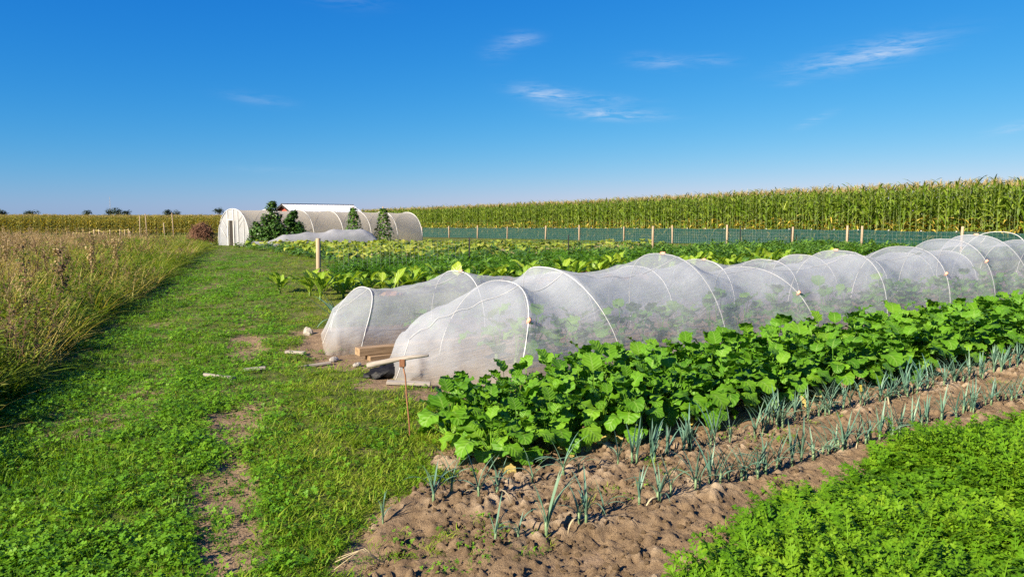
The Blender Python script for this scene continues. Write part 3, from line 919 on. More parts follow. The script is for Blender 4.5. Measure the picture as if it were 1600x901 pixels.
# leeks
LEEK = []
for i in range(8):
    L = U(.24, .40)
    v, f, uv = blade(L, .0092 * U(.8, 1.2), 7, U(1.32, 1.52), rnd.choice((.15, .3, .5, .9, 1.9)), 3, .55, 0, lambda t: (1 - t ** 2.6) * .95 + .05 * (t < .99))
    LEEK.append(MB().add(v, f, uv, U(0, 1)).mesh('leek_leaf', M['leek']))
LEEKD = []
for i in range(2):
    v, f, uv = blade(.26, .010, 7, 1.0, 2.4, 3, .3, 0)
    LEEKD.append(MB().add(v, f, uv, U(0, 1)).mesh('leek_leaf_dry', M['leekdry']))
SHANK = [tmesh('leek_shank', [(0, 0, -.05), (0, 0, .03), (.004, 0, .085)], [.0095, .0105, .0085], M['leekstem'], 7) for _ in range(1)]


def leek(label, loc, s, group, nl, dry=0):
    t = thing('leek', label, 'leek', loc, U(0, 6.28), group, s)
    obj('shank', SHANK[0], t)
    q = U(0, 6.28)
    for i in range(nl):
        obj('leaf', rnd.choice(LEEK), t, (0, 0, .02 + .045 * i / nl), (U(-.10, .10), U(-.12, .18) - .05 * i / nl, q + (PI if i % 2 else 0) + U(-.5, .5)), U(.75, 1.1))
    for i in range(dry):
        obj('leaf', rnd.choice(LEEKD), t, (0, 0, .03), (0, 0, U(0, 6.28)), U(.6, 1.0))


ra = [1.50, 1.80, 1.93, 2.06, 2.18, 2.48, 2.68, 2.82, 3.10, 3.30, 3.42, 3.56, 3.74, 3.82, 4.02, 4.22, 4.45, 4.62, 4.82, 5.0, 5.12, 5.3, 5.42, 5.5, 5.62, 5.8, 5.95, 6.05, 6.15, 6.25, 6.4, 6.52, 6.62, 6.72, 6.9, 7.05, 7.15, 7.3, 7.45, 7.5, 7.65, 7.8, 7.95, 8.1, 8.25, 8.35, 8.5, 8.7, 8.85, 9.0, 9.2, 9.35, 9.5, 9.7, 9.9, 10.1, 10.3, 10.6]
rb = [1.83, 1.96, 2.10, 2.34, 2.50, 2.85, 2.98, 3.16, 3.34, 3.50, 3.62, 3.70, 3.80, 3.90, 3.99, 4.08, 4.20, 4.29, 4.40, 4.52, 4.60, 4.78, 4.86, 5.05, 5.12, 5.25, 5.32, 5.55, 5.62, 5.72, 5.95, 6.02, 6.12, 6.35, 6.42, 6.7, 6.78, 6.9, 7.1, 7.2, 7.45, 7.6, 7.9, 8.2, 8.4, 8.8, 9.2, 9.6]
ra = sorted(ra + [U(3.2, 5) for _ in range(8)] + [U(4.6, 10.8) for _ in range(44)]); rb = sorted(rb + [U(2.2, 4) for _ in range(6)] + [U(3.3, 8.8) for _ in range(30)])
for i, a in enumerate(ra):
    b = 3.56 + U(-.05, .05); x, y = bed(a, b)
    lab = 'small thin leek at the grass end of the back leek row' if i == 0 else ('blue green leek, %s from the grass end of the row by the leafy greens' % nth(i + 1) if i < 60 else 'blue green leek in the crowded far stretch of the row by the leafy greens')
    leek(lab, (x, y, soil_z(a, b)), U(.6, .86) * (1.0 if i else .8), None if i == 0 else 'leeks in the back row', rnd.choice((5, 6, 6, 7)), 1 if rnd.random() < .22 else 0)
for i, a in enumerate(rb):
    b = 2.93 + U(-.04, .04); x, y = bed(a, b)
    lab = {0: 'spindly leek standing alone at the bare end of the front leek row', 2: 'tallest upright leek near the bare end of the front leek row'}.get(i, 'blue green leek, %s from the grass end of the row by the carrot tops' % nth(i + 1) if i < 60 else 'blue green leek in the crowded far stretch of the row by the carrot tops')
    leek(lab, (x, y, soil_z(a, b)), 0.92 if i == 2 else .6 if i == 0 else U(.56, .82), None if i in (0, 2) else 'leeks in the front row', 7 if i == 2 else 3 if i == 0 else rnd.choice((4, 5, 5, 6)), 1 if rnd.random() < .18 else 0)
# the big leek beside the far tunnel
x, y = bed(3.75, 10.55)
t = thing('leek', 'large blue leek with arching leaves beside the far net tunnel end', 'leek', (x, y, float(ground_z(x, y))), 0, None, 1.9)
obj('shank', SHANK[0], t)
for i in range(9):
    obj('leaf', LEEK[i % 8], t, (0, 0, .03), (0, U(.0, .75), U(0, 6.28)), U(.8, 1.05))
# leeks behind the far tunnel
for i, a in enumerate(sorted(U(10.5, 22) for _ in range(34))):
    b = U(10.9, 12.0); x, y = bed(a, b)
    if x > .8 * y: continue
    leek('blue green leek behind the far net tunnel, %s from the left' % nth(i + 1), (x, y, float(ground_z(x, y))), U(1.3, 1.8), 'leeks behind the far tunnel', 5)

# chard
paddle = lambda t: math.sin(PI * min(1, t ** 1.15 * .98 + .02)) ** .8 * .95 + .05 * (t < .97)
CH = leaf_set('chard_leaf', M['chard'], 5, .34, .070, .15, 1.48, .75, 6, 5, .25, .2, paddle, .14)
CHD = leaf_set('chard_leaf_dark', M['charddark'], 4, .32, .072, .13, 1.42, 1.0, 6, 5, .25, .2, paddle, .12)
CHR = leaf_set('chard_leaf_bronze', M['chardred'], 3, .26, .10, .10, 1.1, 1.7, 6, 5, .25, .16, paddle, .12)
for i in range(105):
    k2 = i % 3; pos = '%s from the path end of the %s chard row' % (nth(i // 3 + 1), ('far', 'nearest', 'middle')[k2])
    a = 4.35 + (i // 3) * .52 + U(-.14, .14) + .17 * k2; b = (15.6, 14.0, 14.8)[k2] + U(-.12, .12)
    x, y = bed(a, b)
    if x > .8 * y: continue
    bronze = 9.6 < a < 10.8 or 12.0 < a < 12.8 or rnd.random() < .03
    dark = (not bronze) and a > 7 and rnd.random() < .45
    if bronze: lab = 'bronzed drooping chard, ' + pos
    elif dark: lab = 'dark green chard, ' + pos
    else: lab = 'bright yellow green chard, ' + pos
    t = thing('chard_plant', lab, 'chard', (x, y, float(ground_z(x, y))), U(0, 6.28), 'chard plants', U(.85, 1.35))
    obj('crown', CROWN, t)
    q = U(0, 6.28)
    for j in range(11):
        q += 2.4 + U(-.3, .3)
        pool = CHR if (bronze and j % 3 != 0) else CHD if dark and j % 4 else CH
        obj('leaf', rnd.choice(pool), t, (0, 0, .02), (U(-.2, .2), U(-.1, .5), q), U(.75, 1.2))

# squash patch
roundl = lambda t: (math.sin(PI * min(1, t ** .62 * .97 + .03)) ** .5) * (.86 + .14 * math.cos(t * 12)) if t < .995 else .05
SQ = leaf_set('squash_leaf', M['squash'], 6, .27, .14, .30, 1.35, 1.9, 5, 5, .12, .18, roundl, .05)
SQD = leaf_set('squash_leaf_fading', M['squashdry'], 3, .25, .12, .22, 1.2, 2.0, 5, 5, .12, .2, roundl, .05)
ns = 0; tries = 0; placed = []
while ns < 150 and tries < 6000:
    tries += 1
    u = U(-.36, .19); yy = U(26.0, 46)
    x = u * yy
    a, b = to_bed(x, yy)
    if b < 23.8 + (.10 * max(0, 14 - a)) or a < 8.9 + .02 * b or b > 40 - .75 * max(0, a - 13): continue
    if min([9] + [math.hypot(x - p[0], yy - p[1]) for p in placed]) < .78: continue
    placed.append((x, yy)); ns += 1
    fade = rnd.random() < smooth(-.25, .1, u) * .85
    lab = 'fading squash plant with pale dry leaves in the patch before the green net' if fade else 'sprawling yellow green squash plant in the patch before the polytunnel'
    t = thing('squash_plant', lab, 'squash plant', (x, yy, float(terrain(x, yy))), U(0, 6.28), 'squash plants', U(.85, 1.15))
    obj('crown', CROWN, t, (0, 0, 0), (0, 0, 0), 1.4)
    for j in range(11):
        q = U(0, 6.28); r = U(.05, .55)
        obj('leaf', rnd.choice(SQD if fade and rnd.random() < .55 else SQ), t, (r * math.cos(q), r * math.sin(q), 0), (U(-.2, .2), U(-.1, .25), q + U(-1, 1)), U(.8, 1.25))
n_ = 1300
x = RNG.uniform(-.40, .21, n_); y = RNG.uniform(25, 47, n_); x = x * y
A_, B_ = to_bed(x, y)
k_ = (B_ > 22.6) & (A_ > 8.6) & (B_ < 41 - .75 * np.maximum(0, A_ - 13))
P, r_, s_ = spread(x[k_], y[k_], .9, 1.4, grow=0)
s_[:, 2] *= .5
scatter('patch_weeds', 'low green weeds filling the squash patch', 'weeds', P, r_, s_, grn_t)

# ------------------------------------------------------------------ net tunnels
def arch(th, bc, hw, h_, p=.78, q=.86):
    c, s_ = math.cos(th), max(0.0, math.sin(th))
    return bc - hw * math.copysign(abs(c) ** p, c), h_ * s_ ** q


def net_tunnel(label, bc, hw, hoops, front, back, seed, clips, seam_shift, sag=.13, skew=0.0):
    """hoops: (a at the foot, a at the crown, height)"""
    t = thing('net_tunnel', label, 'net tunnel', (0, 0, 0))
    secs = [('e', a, a, h_, hw * k2, skew) for (a, h_, k2) in front]
    for i, (af, aa, h_) in enumerate(hoops):
        secs.append(('h', af, aa, h_, hw, skew * .35 if i == 0 else 0))
    secs += [('e', a, a, h_, hw * k2, 0) for (a, h_, k2) in back]
    NTH = 44; rows = []
    ths = np.linspace(0, PI, NTH)
    def point(i, s, th):
        A, B = secs[i], secs[min(i + 1, len(secs) - 1)]
        lerp = lambda u, w: u + (w - u) * s
        af, aa, h_, w_ = lerp(A[1], B[1]), lerp(A[2], B[2]), lerp(A[3], B[3]), lerp(A[4], B[4])
        k4 = 4 * s * (1 - s)
        dd = 1.0 if A[0] == 'h' and B[0] == 'h' else .25
        h_ *= 1 - sag * k4 * dd
        w_ *= 1 - .07 * k4 * dd * math.sin(th) ** .5
        b, z = arch(th, bc, w_, h_)
        a = af + (aa - af) * math.sin(th) ** 1.2 + lerp(A[5], B[5]) * (b - bc + hw)
        # wrinkles of the cloth
        wr = (float(fbm(a * 2.3, th * 3.0 + z, seed, 3)) - .5) * .10 * k4 ** .5 + (float(fbm(a * 7 + th * 2, th * 2.6, seed + 5, 3)) - .5) * .055 * (k4 ** .5 + ((1.2 * (1 - s) if B[0] == 'h' else 1.2) if A[0] == 'e' else (1.2 * s if B[0] == 'e' else 0)))
        out = math.cos(th)
        return a + wr * .3, b - wr * out, max(z + wr * math.sin(th), 0) 
    nr = 0; V = []; UVs = []; alen = 0
    for i in range(len(secs) - 1):
        n = 13 if secs[i][0] == 'h' and secs[i + 1][0] == 'h' else 8
        for s in np.linspace(0, 1, n, endpoint=(i == len(secs) - 2)):
            for th in ths:
                a, b, z = point(i, s, th); x, y = bed(a, b)
                V.append((x, y, z)); UVs.append((a, th))
            nr += 1
    V = np.array(V)
    V[:, 2] += ground_z(V[:, 0], V[:, 1]) * np.clip(1 - V[:, 2], 0, 1) - .012 * (V[:, 2] < .02)
    F = grid_faces(nr, NTH)
    net = obj('net', MB().add(V, F, UVs).mesh('net', M['net']), t)
    HO = []
    for k, (af, aa, h_) in enumerate(hoops):
        path = []
        for th in np.linspace(0, PI, 30):
            b, z = arch(th, bc, hw - .007, h_ - .006); a = af + (aa - af) * math.sin(th) ** 1.2 + (skew * .35 * (b - bc + hw) if k == 0 else 0)
            x, y = bed(a, b); path.append((x, y, z))
        HO.append(obj('hoop', tmesh('hoop', path, .0062, M['hoop'], 6), t))
    # the seam stitched along the top
    path = []
    for i in range(len(secs) - 1):
        for s in np.linspace(0, 1, 14, endpoint=False):
            a, b, z = point(i, s, PI / 2 + seam_shift + .09 * math.sin((secs[i][2] + (secs[i + 1][2] - secs[i][2]) * s) * .9)); x, y = bed(a, b); path.append((x, y, z + .003))
    obj('seam', tmesh('seam', path, .0035, M['hoop'], 5), net)
    CL = MB().add(*tube([(0, -.035, 0), (0, .035, 0)], .021, 8)).mesh('clip', M['clip'])
    for (k, th) in clips:
        af, aa, h_ = hoops[k]; b, z = arch(th, bc, hw, h_); a = af + (aa - af) * math.sin(th) ** 1.2
        x, y = bed(a, b); obj('clip', CL, HO[k], (x, y, z), (th - PI / 2, 0, math.radians(-57) + PI / 2))
    return t


net_tunnel('long white net tunnel nearest the leafy greens, foremost of the two', 6.8, .86,
           [(3.95, 4.32, .93), (5.30, 4.85, 1.06), (6.97, 6.66, 1.16), (8.75, 8.28, .93), (10.39, 10.45, 1.10), (12.16, 12.27, 1.12), (13.66, 13.58, 1.22), (15.1, 14.6, 1.28), (16.7, 16.6, 1.15), (18.4, 18.4, 1.2), (20.4, 20.4, 1.2)],
           [(2.98, .0, .34), (3.12, .40, .42), (3.42, .62, .62)], [(21.3, .5, .6), (21.6, .0, .5)], 81,
           [(0, .62), (2, 1.55), (3, .66), (4, 1.6), (5, .62), (6, .72), (7, 1.55)], -.22)
net_tunnel('long white net tunnel behind the foremost one, beside the wooden beams', 9.15, .80,
           [(3.25, 3.56, .70), (5.0, 5.02, .86), (6.9, 6.8, .76), (8.5, 8.4, .80), (9.95, 9.92, .86), (11.7, 11.7, .80), (12.9, 12.8, .86), (14.6, 14.6, .8), (16.4, 16.4, .8), (18.2, 18.2, .8)],
           [(2.80, .0, .90), (2.97, .42, .95)], [(19.2, .4, .6), (19.5, .0, .5)], 91,
           [(1, 1.5), (4, 1.5)], -.10, skew=.30)
# an uncovered hoop beyond the far end
for i, (a, b) in enumerate(((20.6, 9.2),)):
    path = [(*bed(a + .5 * math.sin(th), arch(th, b, .9, 1.2)[0]), arch(th, b, .9, 1.2)[1]) for th in np.linspace(0, PI, 26)]
    x0, y0 = bed(a, b)
    h_ = thing('bare_hoop', 'bare white hoop standing uncovered beyond the far net tunnel', 'hoop', (x0, y0, 0))
    obj('pipe', tmesh('bare_pipe', [(p[0] - x0, p[1] - y0, p[2]) for p in path], .008, M['hoop'], 6), h_)

# ------------------------------------------------------------------ things round the tunnel ends
# T handled tool stuck in the ground
t = thing('planting_tool', 'rusty T handled planting tool stuck upright in the grass', 'garden tool', (-.775, 5.47, float(ground_z(-.775, 5.47))))
obj('shaft', tmesh('shaft', [(0.0, 0, -.1), (-.005, 0, .1), (-.022, .0, .3), (-.030, 0, .47), (-.058, 0, .60)], .0062, M['rust'], 7), t)
hv = [(-.325, .05, .545), (-.25, .04, .562), (-.10, .01, .600), (.02, -.015, .622), (.15, -.04, .640)]
obj('handle', tmesh('handle', hv, [.021, .022, .019, .016, .010], M['greywood'], 9), t)
obj('bracket', bmesh_box('bracket', (-.072, -.028, -.022, .024, .545, .605), M['rust'], .004), t, (0, 0, 0))

# black plastic bag pinned under the tunnel end
mb = MB(); V = []
for i in range(13):
    for j in range(18):
        th = j / 17 * 2 * PI; ph = i / 12 * PI
        r = 1 + .34 * (float(fbm(math.cos(th) * 2 + 5, math.sin(th) * 2 + ph * 1.6, 95, 3)) - .5) * 2 + .10 * math.sin(th * 5 + ph * 3)
        cx_ = math.sin(ph) * math.cos(th); V.append((.20 * cx_ * r, .13 * math.sin(ph) * math.sin(th) * r, max(-.015, (.085 + .10 * math.cos(ph) * r) * (.62 + .42 * cx_) + .03 * math.sin(th * 7 + ph * 4) * math.sin(ph))))
x, y = -1.30, 7.42
tag(obj('plastic_bag', mb.add(V, grid_faces(13, 18)).mesh('plastic_bag', M['bag']), None, (x, y, float(ground_z(x, y))), (0, 0, .3)), 'crumpled black plastic bag tucked against the near tunnel end', 'bag')

# beams between the tunnels
x0, y0 = bed(3.06, 8.0)
g0 = float(ground_z(x0, y0))
az = math.radians(90 - 57)
for lab, d_, z_, L in (('long sawn wooden beam lying on top between the net tunnels', 0, .062, 1.9), ('thin wooden board underneath the sawn beam', -.02, .005, 1.7)):
    h_ = .09 if z_ > .05 else .055
    me = bmesh_box('wood_beam', (0, L, -.07, .07, 0, h_), M['beam'], .006)
    o = obj('wood_beam', me, None, (x0 + (.12 if z_ < .05 else 0), y0 + .02, g0 + z_), (0, .01, az + (.03 if z_ < .05 else 0)))
    tag(o, lab, 'beam')
# scraps and stones
for (px, py, L, w, rz, lab) in ((-2.75, 7.75, .22, .05, .4, 'small grey wood scrap in the grass left of the black bag'), (-2.95, 7.3, .34, .035, -.15, 'pale split stick lying in the path grass'),
                                (-1.0, 7.0, .42, .08, .05, 'flat grey board lying before the near tunnel end'), (-2.2, 8.1, .36, .05, .5, 'narrow grey slat by the far tunnel end'),
                                (-.45, 6.72, .30, .07, -.5, 'short weathered slat between the near tunnel and leafy greens'), (-2.55, 8.55, .24, .06, -.2, 'flat scrap of wood left of the far tunnel end')):
    o = obj('wood_scrap', bmesh_box('wood_scrap', (-L / 2, L / 2, -w / 2, w / 2, -.01, .018), M['greywood'], .004), None, (px, py, float(ground_z(px, py)) + .02), (U(-.1, .1), U(-.1, .1), rz))
    tag(o, lab, 'wood scrap')


def rock_mesh(name, mat, sx, sy, sz, seed):
    V = []
    for i in range(7):
        for j in range(11):
            th = j / 10 * 2 * PI; ph = i / 6 * PI
            r = .8 + .4 * float(vnoise(math.cos(th) * 1.5 + 3 + seed, math.sin(th) * 1.5 + ph * 1.3 + 3, seed))
            V.append((sx * math.sin(ph) * math.cos(th) * r, sy * math.sin(ph) * math.sin(th) * r, sz * math.cos(ph) * r))
    return MB().add(V, grid_faces(7, 11)).mesh(name, mat, False)


for i, (px, py, s, lab) in enumerate(((-2.83, 10.1, .085, 'upright pale stone in the grass left of the far tunnel'), (-1.72, 8.05, .06, 'pale stone holding down the net by the beams'), (-2.05, 8.35, .07, 'pale stone at the corner of the far tunnel end'),
                                      (-.05, 6.95, .06, 'pale stone at the foot of the near tunnel, by the leafy greens'))):
    tag(obj('stone', rock_mesh('stone', M['stone'], s, s * .7, s * (.9 if i == 0 else .5), i), None, (px, py, float(ground_z(px, py)) + s * .3), (0, 0, U(0, 3))), lab, 'stone')
# cut stems on the soil
V = MB()
for i in range(3):
    q = U(-.5, .5); V.add(*tube([(0, 0, .02), (.10 * math.cos(q), .10 * math.sin(q), .06 + U(0, .03)), (.22 * math.cos(q + .3), .22 * math.sin(q + .3), .02)], .002, 4), None, U(0, 1))
x, y = -.62, 3.35
tag(obj('dry_stalks', V.mesh('dry_stalks', M['leekdry']), None, (x, y, soil_z(*to_bed(x, y)) + .01), (0, 0, 2.9)), 'small bundle of pale dry stalks on the soil corner', 'stalks')

# ------------------------------------------------------------------ fences
def post_mesh(name, h_, r_, mat, sides=9): return tmesh(name, [(0, 0, -.3), (0, 0, h_ * .5), (r_ * .1, 0, h_ - .01), (r_ * .1, 0, h_)], [r_, r_ * .97, r_ * .95, r_ * .8], mat, sides)


wf = thing('wire_fence', 'thin wire mesh fence crossing the vegetable beds on wood and black posts', 'fence')
fp = [(5.97, 18.1, 1.07, .062, 'wood'), (11.4, 20.0, .93, .022, 'black'), (16.05, 21.0, .93, .022, 'black'), (21.1, 22.0, 1.18, .05, 'wood'), (27.6, 23.0, 1.12, .025, 'black'), (32.0, 23.5, 1.02, .028, 'black')]
FP = []
for (a, b, h_, r_, kd) in fp:
    x, y = bed(a, b); z = float(ground_z(x, y)); FP.append((x, y, z))
    p = obj('post', post_mesh('post', h_, r_, M['wood'] if kd == 'wood' else M['blackpost']), wf, (x, y, z), (U(-.02, .02), U(-.02, .02), U(0, 6)))
    if (a, b) == (5.97, 18.1): p['label'] = 'stout round wooden end post'
mb = MB()
for (p, q) in zip(FP[:-1], FP[1:]):
    p, q = Vector(p), Vector(q); L = (q - p).length
    for i in range(7): mb.add(*tube([p + Vector((0, 0, .08 + i * .13)), (p + q) / 2 + Vector((0, 0, .07 + i * .13)), q + Vector((0, 0, .08 + i * .13))], .0013, 3, False))
    for i in range(1, int(L / .16)):
        c = p.lerp(q, i * .16 / L); mb.add(*tube([c + Vector((0, 0, .05)), c + Vector((0, 0, .88))], .0013, 3, False))
tag(obj('wire_mesh', mb.mesh('wire_mesh', M['wire']), wf), kind='stuff')

# windbreak fence in front of the maize
FX = np.array([30.5, 22.4, 18.4, 16.2, 14.32, 12.15, 9.95, 7.6, 5.0, 2.65, -.42, -3.1, -5.97, -9.0])
FY = np.array([8.5, 23.0, 30.2, 34.2, 37.7, 41.7, 45.8, 50.2, 55.0, 58.5, 62.6, 66.2, 70.0, 74.0])
wb = thing('windbreak_fence', 'long low fence of dark green windbreak net on wooden posts before the maize', 'fence')
WP = [Vector((x, y, float(terrain(x, y)))) for x, y in zip(FX, FY)]
pm = [post_mesh('fence_post', 1.12, .055, M['wood'], 8), post_mesh('fence_post', 1.06, .048, M['wood'], 8), post_mesh('fence_post', 1.16, .058, M['wood'], 8)]
clipm = bmesh_box('net_clip', (-.02, .02, -.02, .02, -.02, .02), M['hoop'], .004)
for i, p in enumerate(WP):
    obj('post', pm[i % 3], wb, p, (U(-.03, .03), U(-.03, .03), U(0, 6)))
    if i == 3: obj('post', pm[0], wb, p + Vector((-.35, .7, 0)), (.02, -.02, 0))
for p, q in zip(WP[:-1], WP[1:]):
    d = q - p; L = d.length; nrm = Vector((d.y, -d.x, 0)).normalized() * (1 if d.x < 0 else -1)
    n = 14; V = []; uv = []
    for i in range(n + 1):
        s = i / n
        for j in range(6):
            w = (vnoise(i * .7 + p.x, j * .8, 3) - .5) * .07
            c = p.lerp(q, s) + nrm * (.065 + float(w)) + Vector((0, 0, .03 + j / 5 * (.93 - .05 * math.sin(PI * s))))
            V.append(tuple(c)); uv.append((s * L, j / 5))
    npn = obj('net_panel', MB().add(V, grid_faces(n + 1, 6), uv).mesh('net_panel', M['windnet']), wb)
    for s in (.0, .33, .66):
        c = p.lerp(q, s + .05) - nrm * .0 + Vector((0, 0, .945)); obj('net_clip', clipm, npn, c)
mb = MB()
for p, q in zip(WP[1:-1], WP[2:]):
    d = q - p; L = d.length; nrm = Vector((d.y, -d.x, 0)).normalized() * (1 if d.x < 0 else -1)
    off = -nrm * .07
    for i in range(6): mb.add(*tube([p + off + Vector((0, 0, .1 + i * .16)), q + off + Vector((0, 0, .1 + i * .16))], .0016, 3, False))
    for i in range(int(L / .2)):
        c = p.lerp(q, i * .2 / L) + off; mb.add(*tube([c + Vector((0, 0, .05)), c + Vector((0, 0, .93))], .0016, 3, False))
tag(obj('wire_mesh', mb.mesh('fence_wire', M['wire']), wb), kind='stuff')

# ------------------------------------------------------------------ maize
MZ = []
for i in range(6):
    L = U(.75, 1.0)
    v, f, uv = blade(L, .058 * U(.85, 1.15), 7, U(1.15, 1.4), U(1.0, 2.2), 3, .35, .25, lambda t: (1 - t ** 1.8) * (.7 + .3 * min(1, t * 5)), twist=U(-.8, .8))
    MZ.append((v, f, uv))
MZL = [MB().add(v, f, uv, U(0, 1)).mesh('maize_leaf', M['maize']) for v, f, uv in MZ]
MGB = [blade(U(.55, .8), .055, 6, U(.7, 1.2), U(1.0, 1.7), 3, .3, .3, lambda t: (1 - t ** 1.8) * (.7 + .3 * min(1, t * 5)), twist=U(-.8, .8)) for _ in range(3)]
MZG = [MB().add(v, f, uv, U(0, 1)).mesh('maize_leaf_gold', M['maizegold']) for v, f, uv in MGB]
MH = 2.95
stk = tube([(0, 0, 0), (.01, 0, 1.4), (0, .01, MH)], [.018, .014, .006], 5, False)
MST = MB().add(*stk).mesh('maize_stalk', M['maizestem'])


def tassel_geo():
    mb = MB()
    for i in range(9):
        q = U(0, 6.28); sp = U(.05, .5) if i else 0
        v, f, uv = blade(U(.22, .34), .011, 3, 1.5 - sp, U(.1, .7), 2, prof=lambda t: 1 - .6 * t)
        mb.add(rotz(v, q), f, uv, U(0, 1))
    return mb
TAS = [tassel_geo().mesh('maize_tassel', M['tassel']) for _ in range(4)]


def maize_leaves(nl=11):
    out = []; q = U(0, 3.14)
    for i in range(nl):
        h_ = .45 + (MH - .62) * i / (nl - 1) + U(-.05, .05)
        gold = h_ < U(1.05, 1.7) and rnd.random() < .68
        s = U(.8, 1.12) * (1.0 if h_ < 2.1 else .78)
        out.append((gold, rnd.randrange(3 if gold else 6), h_, q + (PI if i % 2 else 0) + U(-.4, .4), (.45 if gold else 0) + U(-.22, .15), s))
    return out


def joined_maize(name, mats, nl=11):
    mb = MB(); mb.add(*stk, None, .5, 2)
    for (g, k, h_, q, tl, s) in maize_leaves(nl):
        v, f, uv = (MGB if g else MZ)[k]; v = v * s
        c, sn = math.cos(tl), math.sin(tl)
        v = np.stack([v[:, 0] * c + v[:, 2] * sn, v[:, 1], -v[:, 0] * sn + v[:, 2] * c], 1)
        mb.add(rotz(v, q) + (0, 0, h_), f, uv, U(0, 1), 1 if g else 0)
    for i in range(9):
        v, f, uv = blade(U(.22, .34), .012, 2, 1.5 - (U(.05, .5) if i else 0), U(.1, .7), 2, prof=lambda t: 1 - .6 * t)
        mb.add(rotz(v, U(0, 6.28)) + (0, 0, MH), f, uv, U(0, 1), 3)
    return mb.mesh(name, mats)


# edge of the field: 3 m behind the windbreak fence
ex = np.append(FX + 2.75, [-12.0, -20.5]); ey = np.append(FY + 1.45, [83.0, 94.0])
seg = np.hypot(np.diff(ex), np.diff(ey)); cum = np.concatenate([[0], np.cumsum(seg)])
def along(s): return np.interp(s, cum, ex), np.interp(s, cum, ey)
front = []
s = 0.0
while s < cum[-1] + 0:
    x, y = along(s); x = float(x) + U(-.1, .1); y = float(y) + U(-.1, .1)
    front.append((x, y, s)); s += U(.14, .22)
vis = [p for p in front if p[0] < .74 * p[1] + .3]
own = set(vis[:300])
for (x, y, s) in vis[:300]:
    t = thing('maize_plant', 'tall green maize plant in the front row behind the windbreak net', 'maize', on_ground(x, y), U(0, 6.28), 'front row of the maize field', U(.96, 1.03))
    obj('stalk', MST, t)
    for (g, k, h_, q, tl, sc) in maize_leaves(11):
        obj('leaf', (MZG if g else MZL)[k], t, (0, 0, h_), (U(-.15, .15), tl, q), sc)
    obj('tassel', rnd.choice(TAS), t, (0, 0, MH - .01))
JM = [joined_maize('maize_clump', [M['maize'], M['maizegold'], M['maizestem'], M['tassel']]) for _ in range(6)]
PX = [(x, y) for (x, y, s) in front if (x, y, s) not in own]
for r in range(1, 15):
    s = 0.0
    while s < cum[-1] - .5:
        x, y = along(s); PX.append((float(x) + .885 * .72 * r + U(-.12, .12), float(y) + .466 * .72 * r + U(-.12, .12))); s += U(.16, .24) * (1 if r < 4 else 1.5)
PX = np.array(PX); n_ = len(PX)
P = np.stack([PX[:, 0], PX[:, 1], terrain(PX[:, 0], PX[:, 1])], 1)
rot = np.stack([RNG.normal(0, .03, n_), RNG.normal(0, .03, n_), RNG.uniform(0, 6.28, n_)], 1)
scl = np.repeat(RNG.uniform(.96, 1.03, n_)[:, None], 3, 1)
scatter('maize_field', 'deep green maize field stretching behind its front row', 'maize field', P, rot, scl, JM)
JF = [joined_maize('ripening_maize_clump', [M['maizefar'], M['maizegold'], M['maizestem'], M['tassel']], 9) for _ in range(4)]
PX = []
for r in range(14):
    for xx in np.arange(-120, -18, .24):
        PX.append((xx + U(-.1, .1), 92 + r * .8 + .05 * (xx + 60) + U(-.12, .12)))
PX = np.array(PX); n_ = len(PX)
P = np.stack([PX[:, 0], PX[:, 1], terrain(PX[:, 0], PX[:, 1])], 1)
rot = np.stack([RNG.normal(0, .04, n_), RNG.normal(0, .04, n_), RNG.uniform(0, 6.28, n_)], 1)
hv_ = RNG.uniform(.90, 1.02, n_) * (.93 + .06 * fbm(PX[:, 0] * .2, PX[:, 1] * .2, 33, 2))
scl = np.stack([hv_ * 1.15, hv_ * 1.15, hv_ * .86], 1)
scatter('ripening_maize_field', 'yellowing maize field on the left horizon', 'maize field', P, rot, scl, JF)

# ------------------------------------------------------------------ polytunnel
PTD = Vector((.583, .812, 0)).normalized(); PTN = Vector((.812, -.583, 0)).normalized()
pt_c = Vector((-15.35, 40.7, 0)); HWp, Hp = 1.45, 2.03
pt0 = thing('polytunnel', 'translucent white polytunnel with a dark doorway at its rounded end', 'polytunnel', (pt_c.x, pt_c.y, float(terrain(pt_c.x, pt_c.y))), math.atan2(PTN.y, PTN.x))
# local frame: x across, y along, z up
def parch(th, k=1.0): c, s_ = math.cos(th), max(0, math.sin(th)); return HWp * math.copysign(abs(c) ** .92, c) * k, Hp * s_ ** .80 * k
HT = [0, 2.2, 4.4, 6.65, 8.95, 11.3, 13.7]
drop = lambda yy: float(terrain(0, pt_c.y + PTD.y * yy) - terrain(0, pt_c.y))
V = []; uv = []; nr = 0
for i in range(len(HT) - 1):
    for s in np.linspace(0, 1, 9, endpoint=(i == len(HT) - 2)):
        yy = HT[i] + (HT[i + 1] - HT[i]) * s; k4 = 4 * s * (1 - s)
        for th in np.linspace(0, PI, 31):
            xx, zz = parch(th, 1 - .035 * k4 + (float(fbm(yy * 1.2, th * 3, 15, 3)) - .5) * .03)
            V.append((xx, yy, zz + drop(yy))); uv.append((yy, th))
        nr += 1
obj('cover', MB().add(V, grid_faces(nr, 31), uv).mesh('tunnel_cover', M['poly']), pt0)
for yy in HT:
    obj('hoop', tmesh('tunnel_hoop', [(parch(th, 1.002)[0], yy, parch(th, 1.002)[1] + drop(yy)) for th in np.linspace(0, PI, 27)], .020, M['hoop'], 6), pt0)
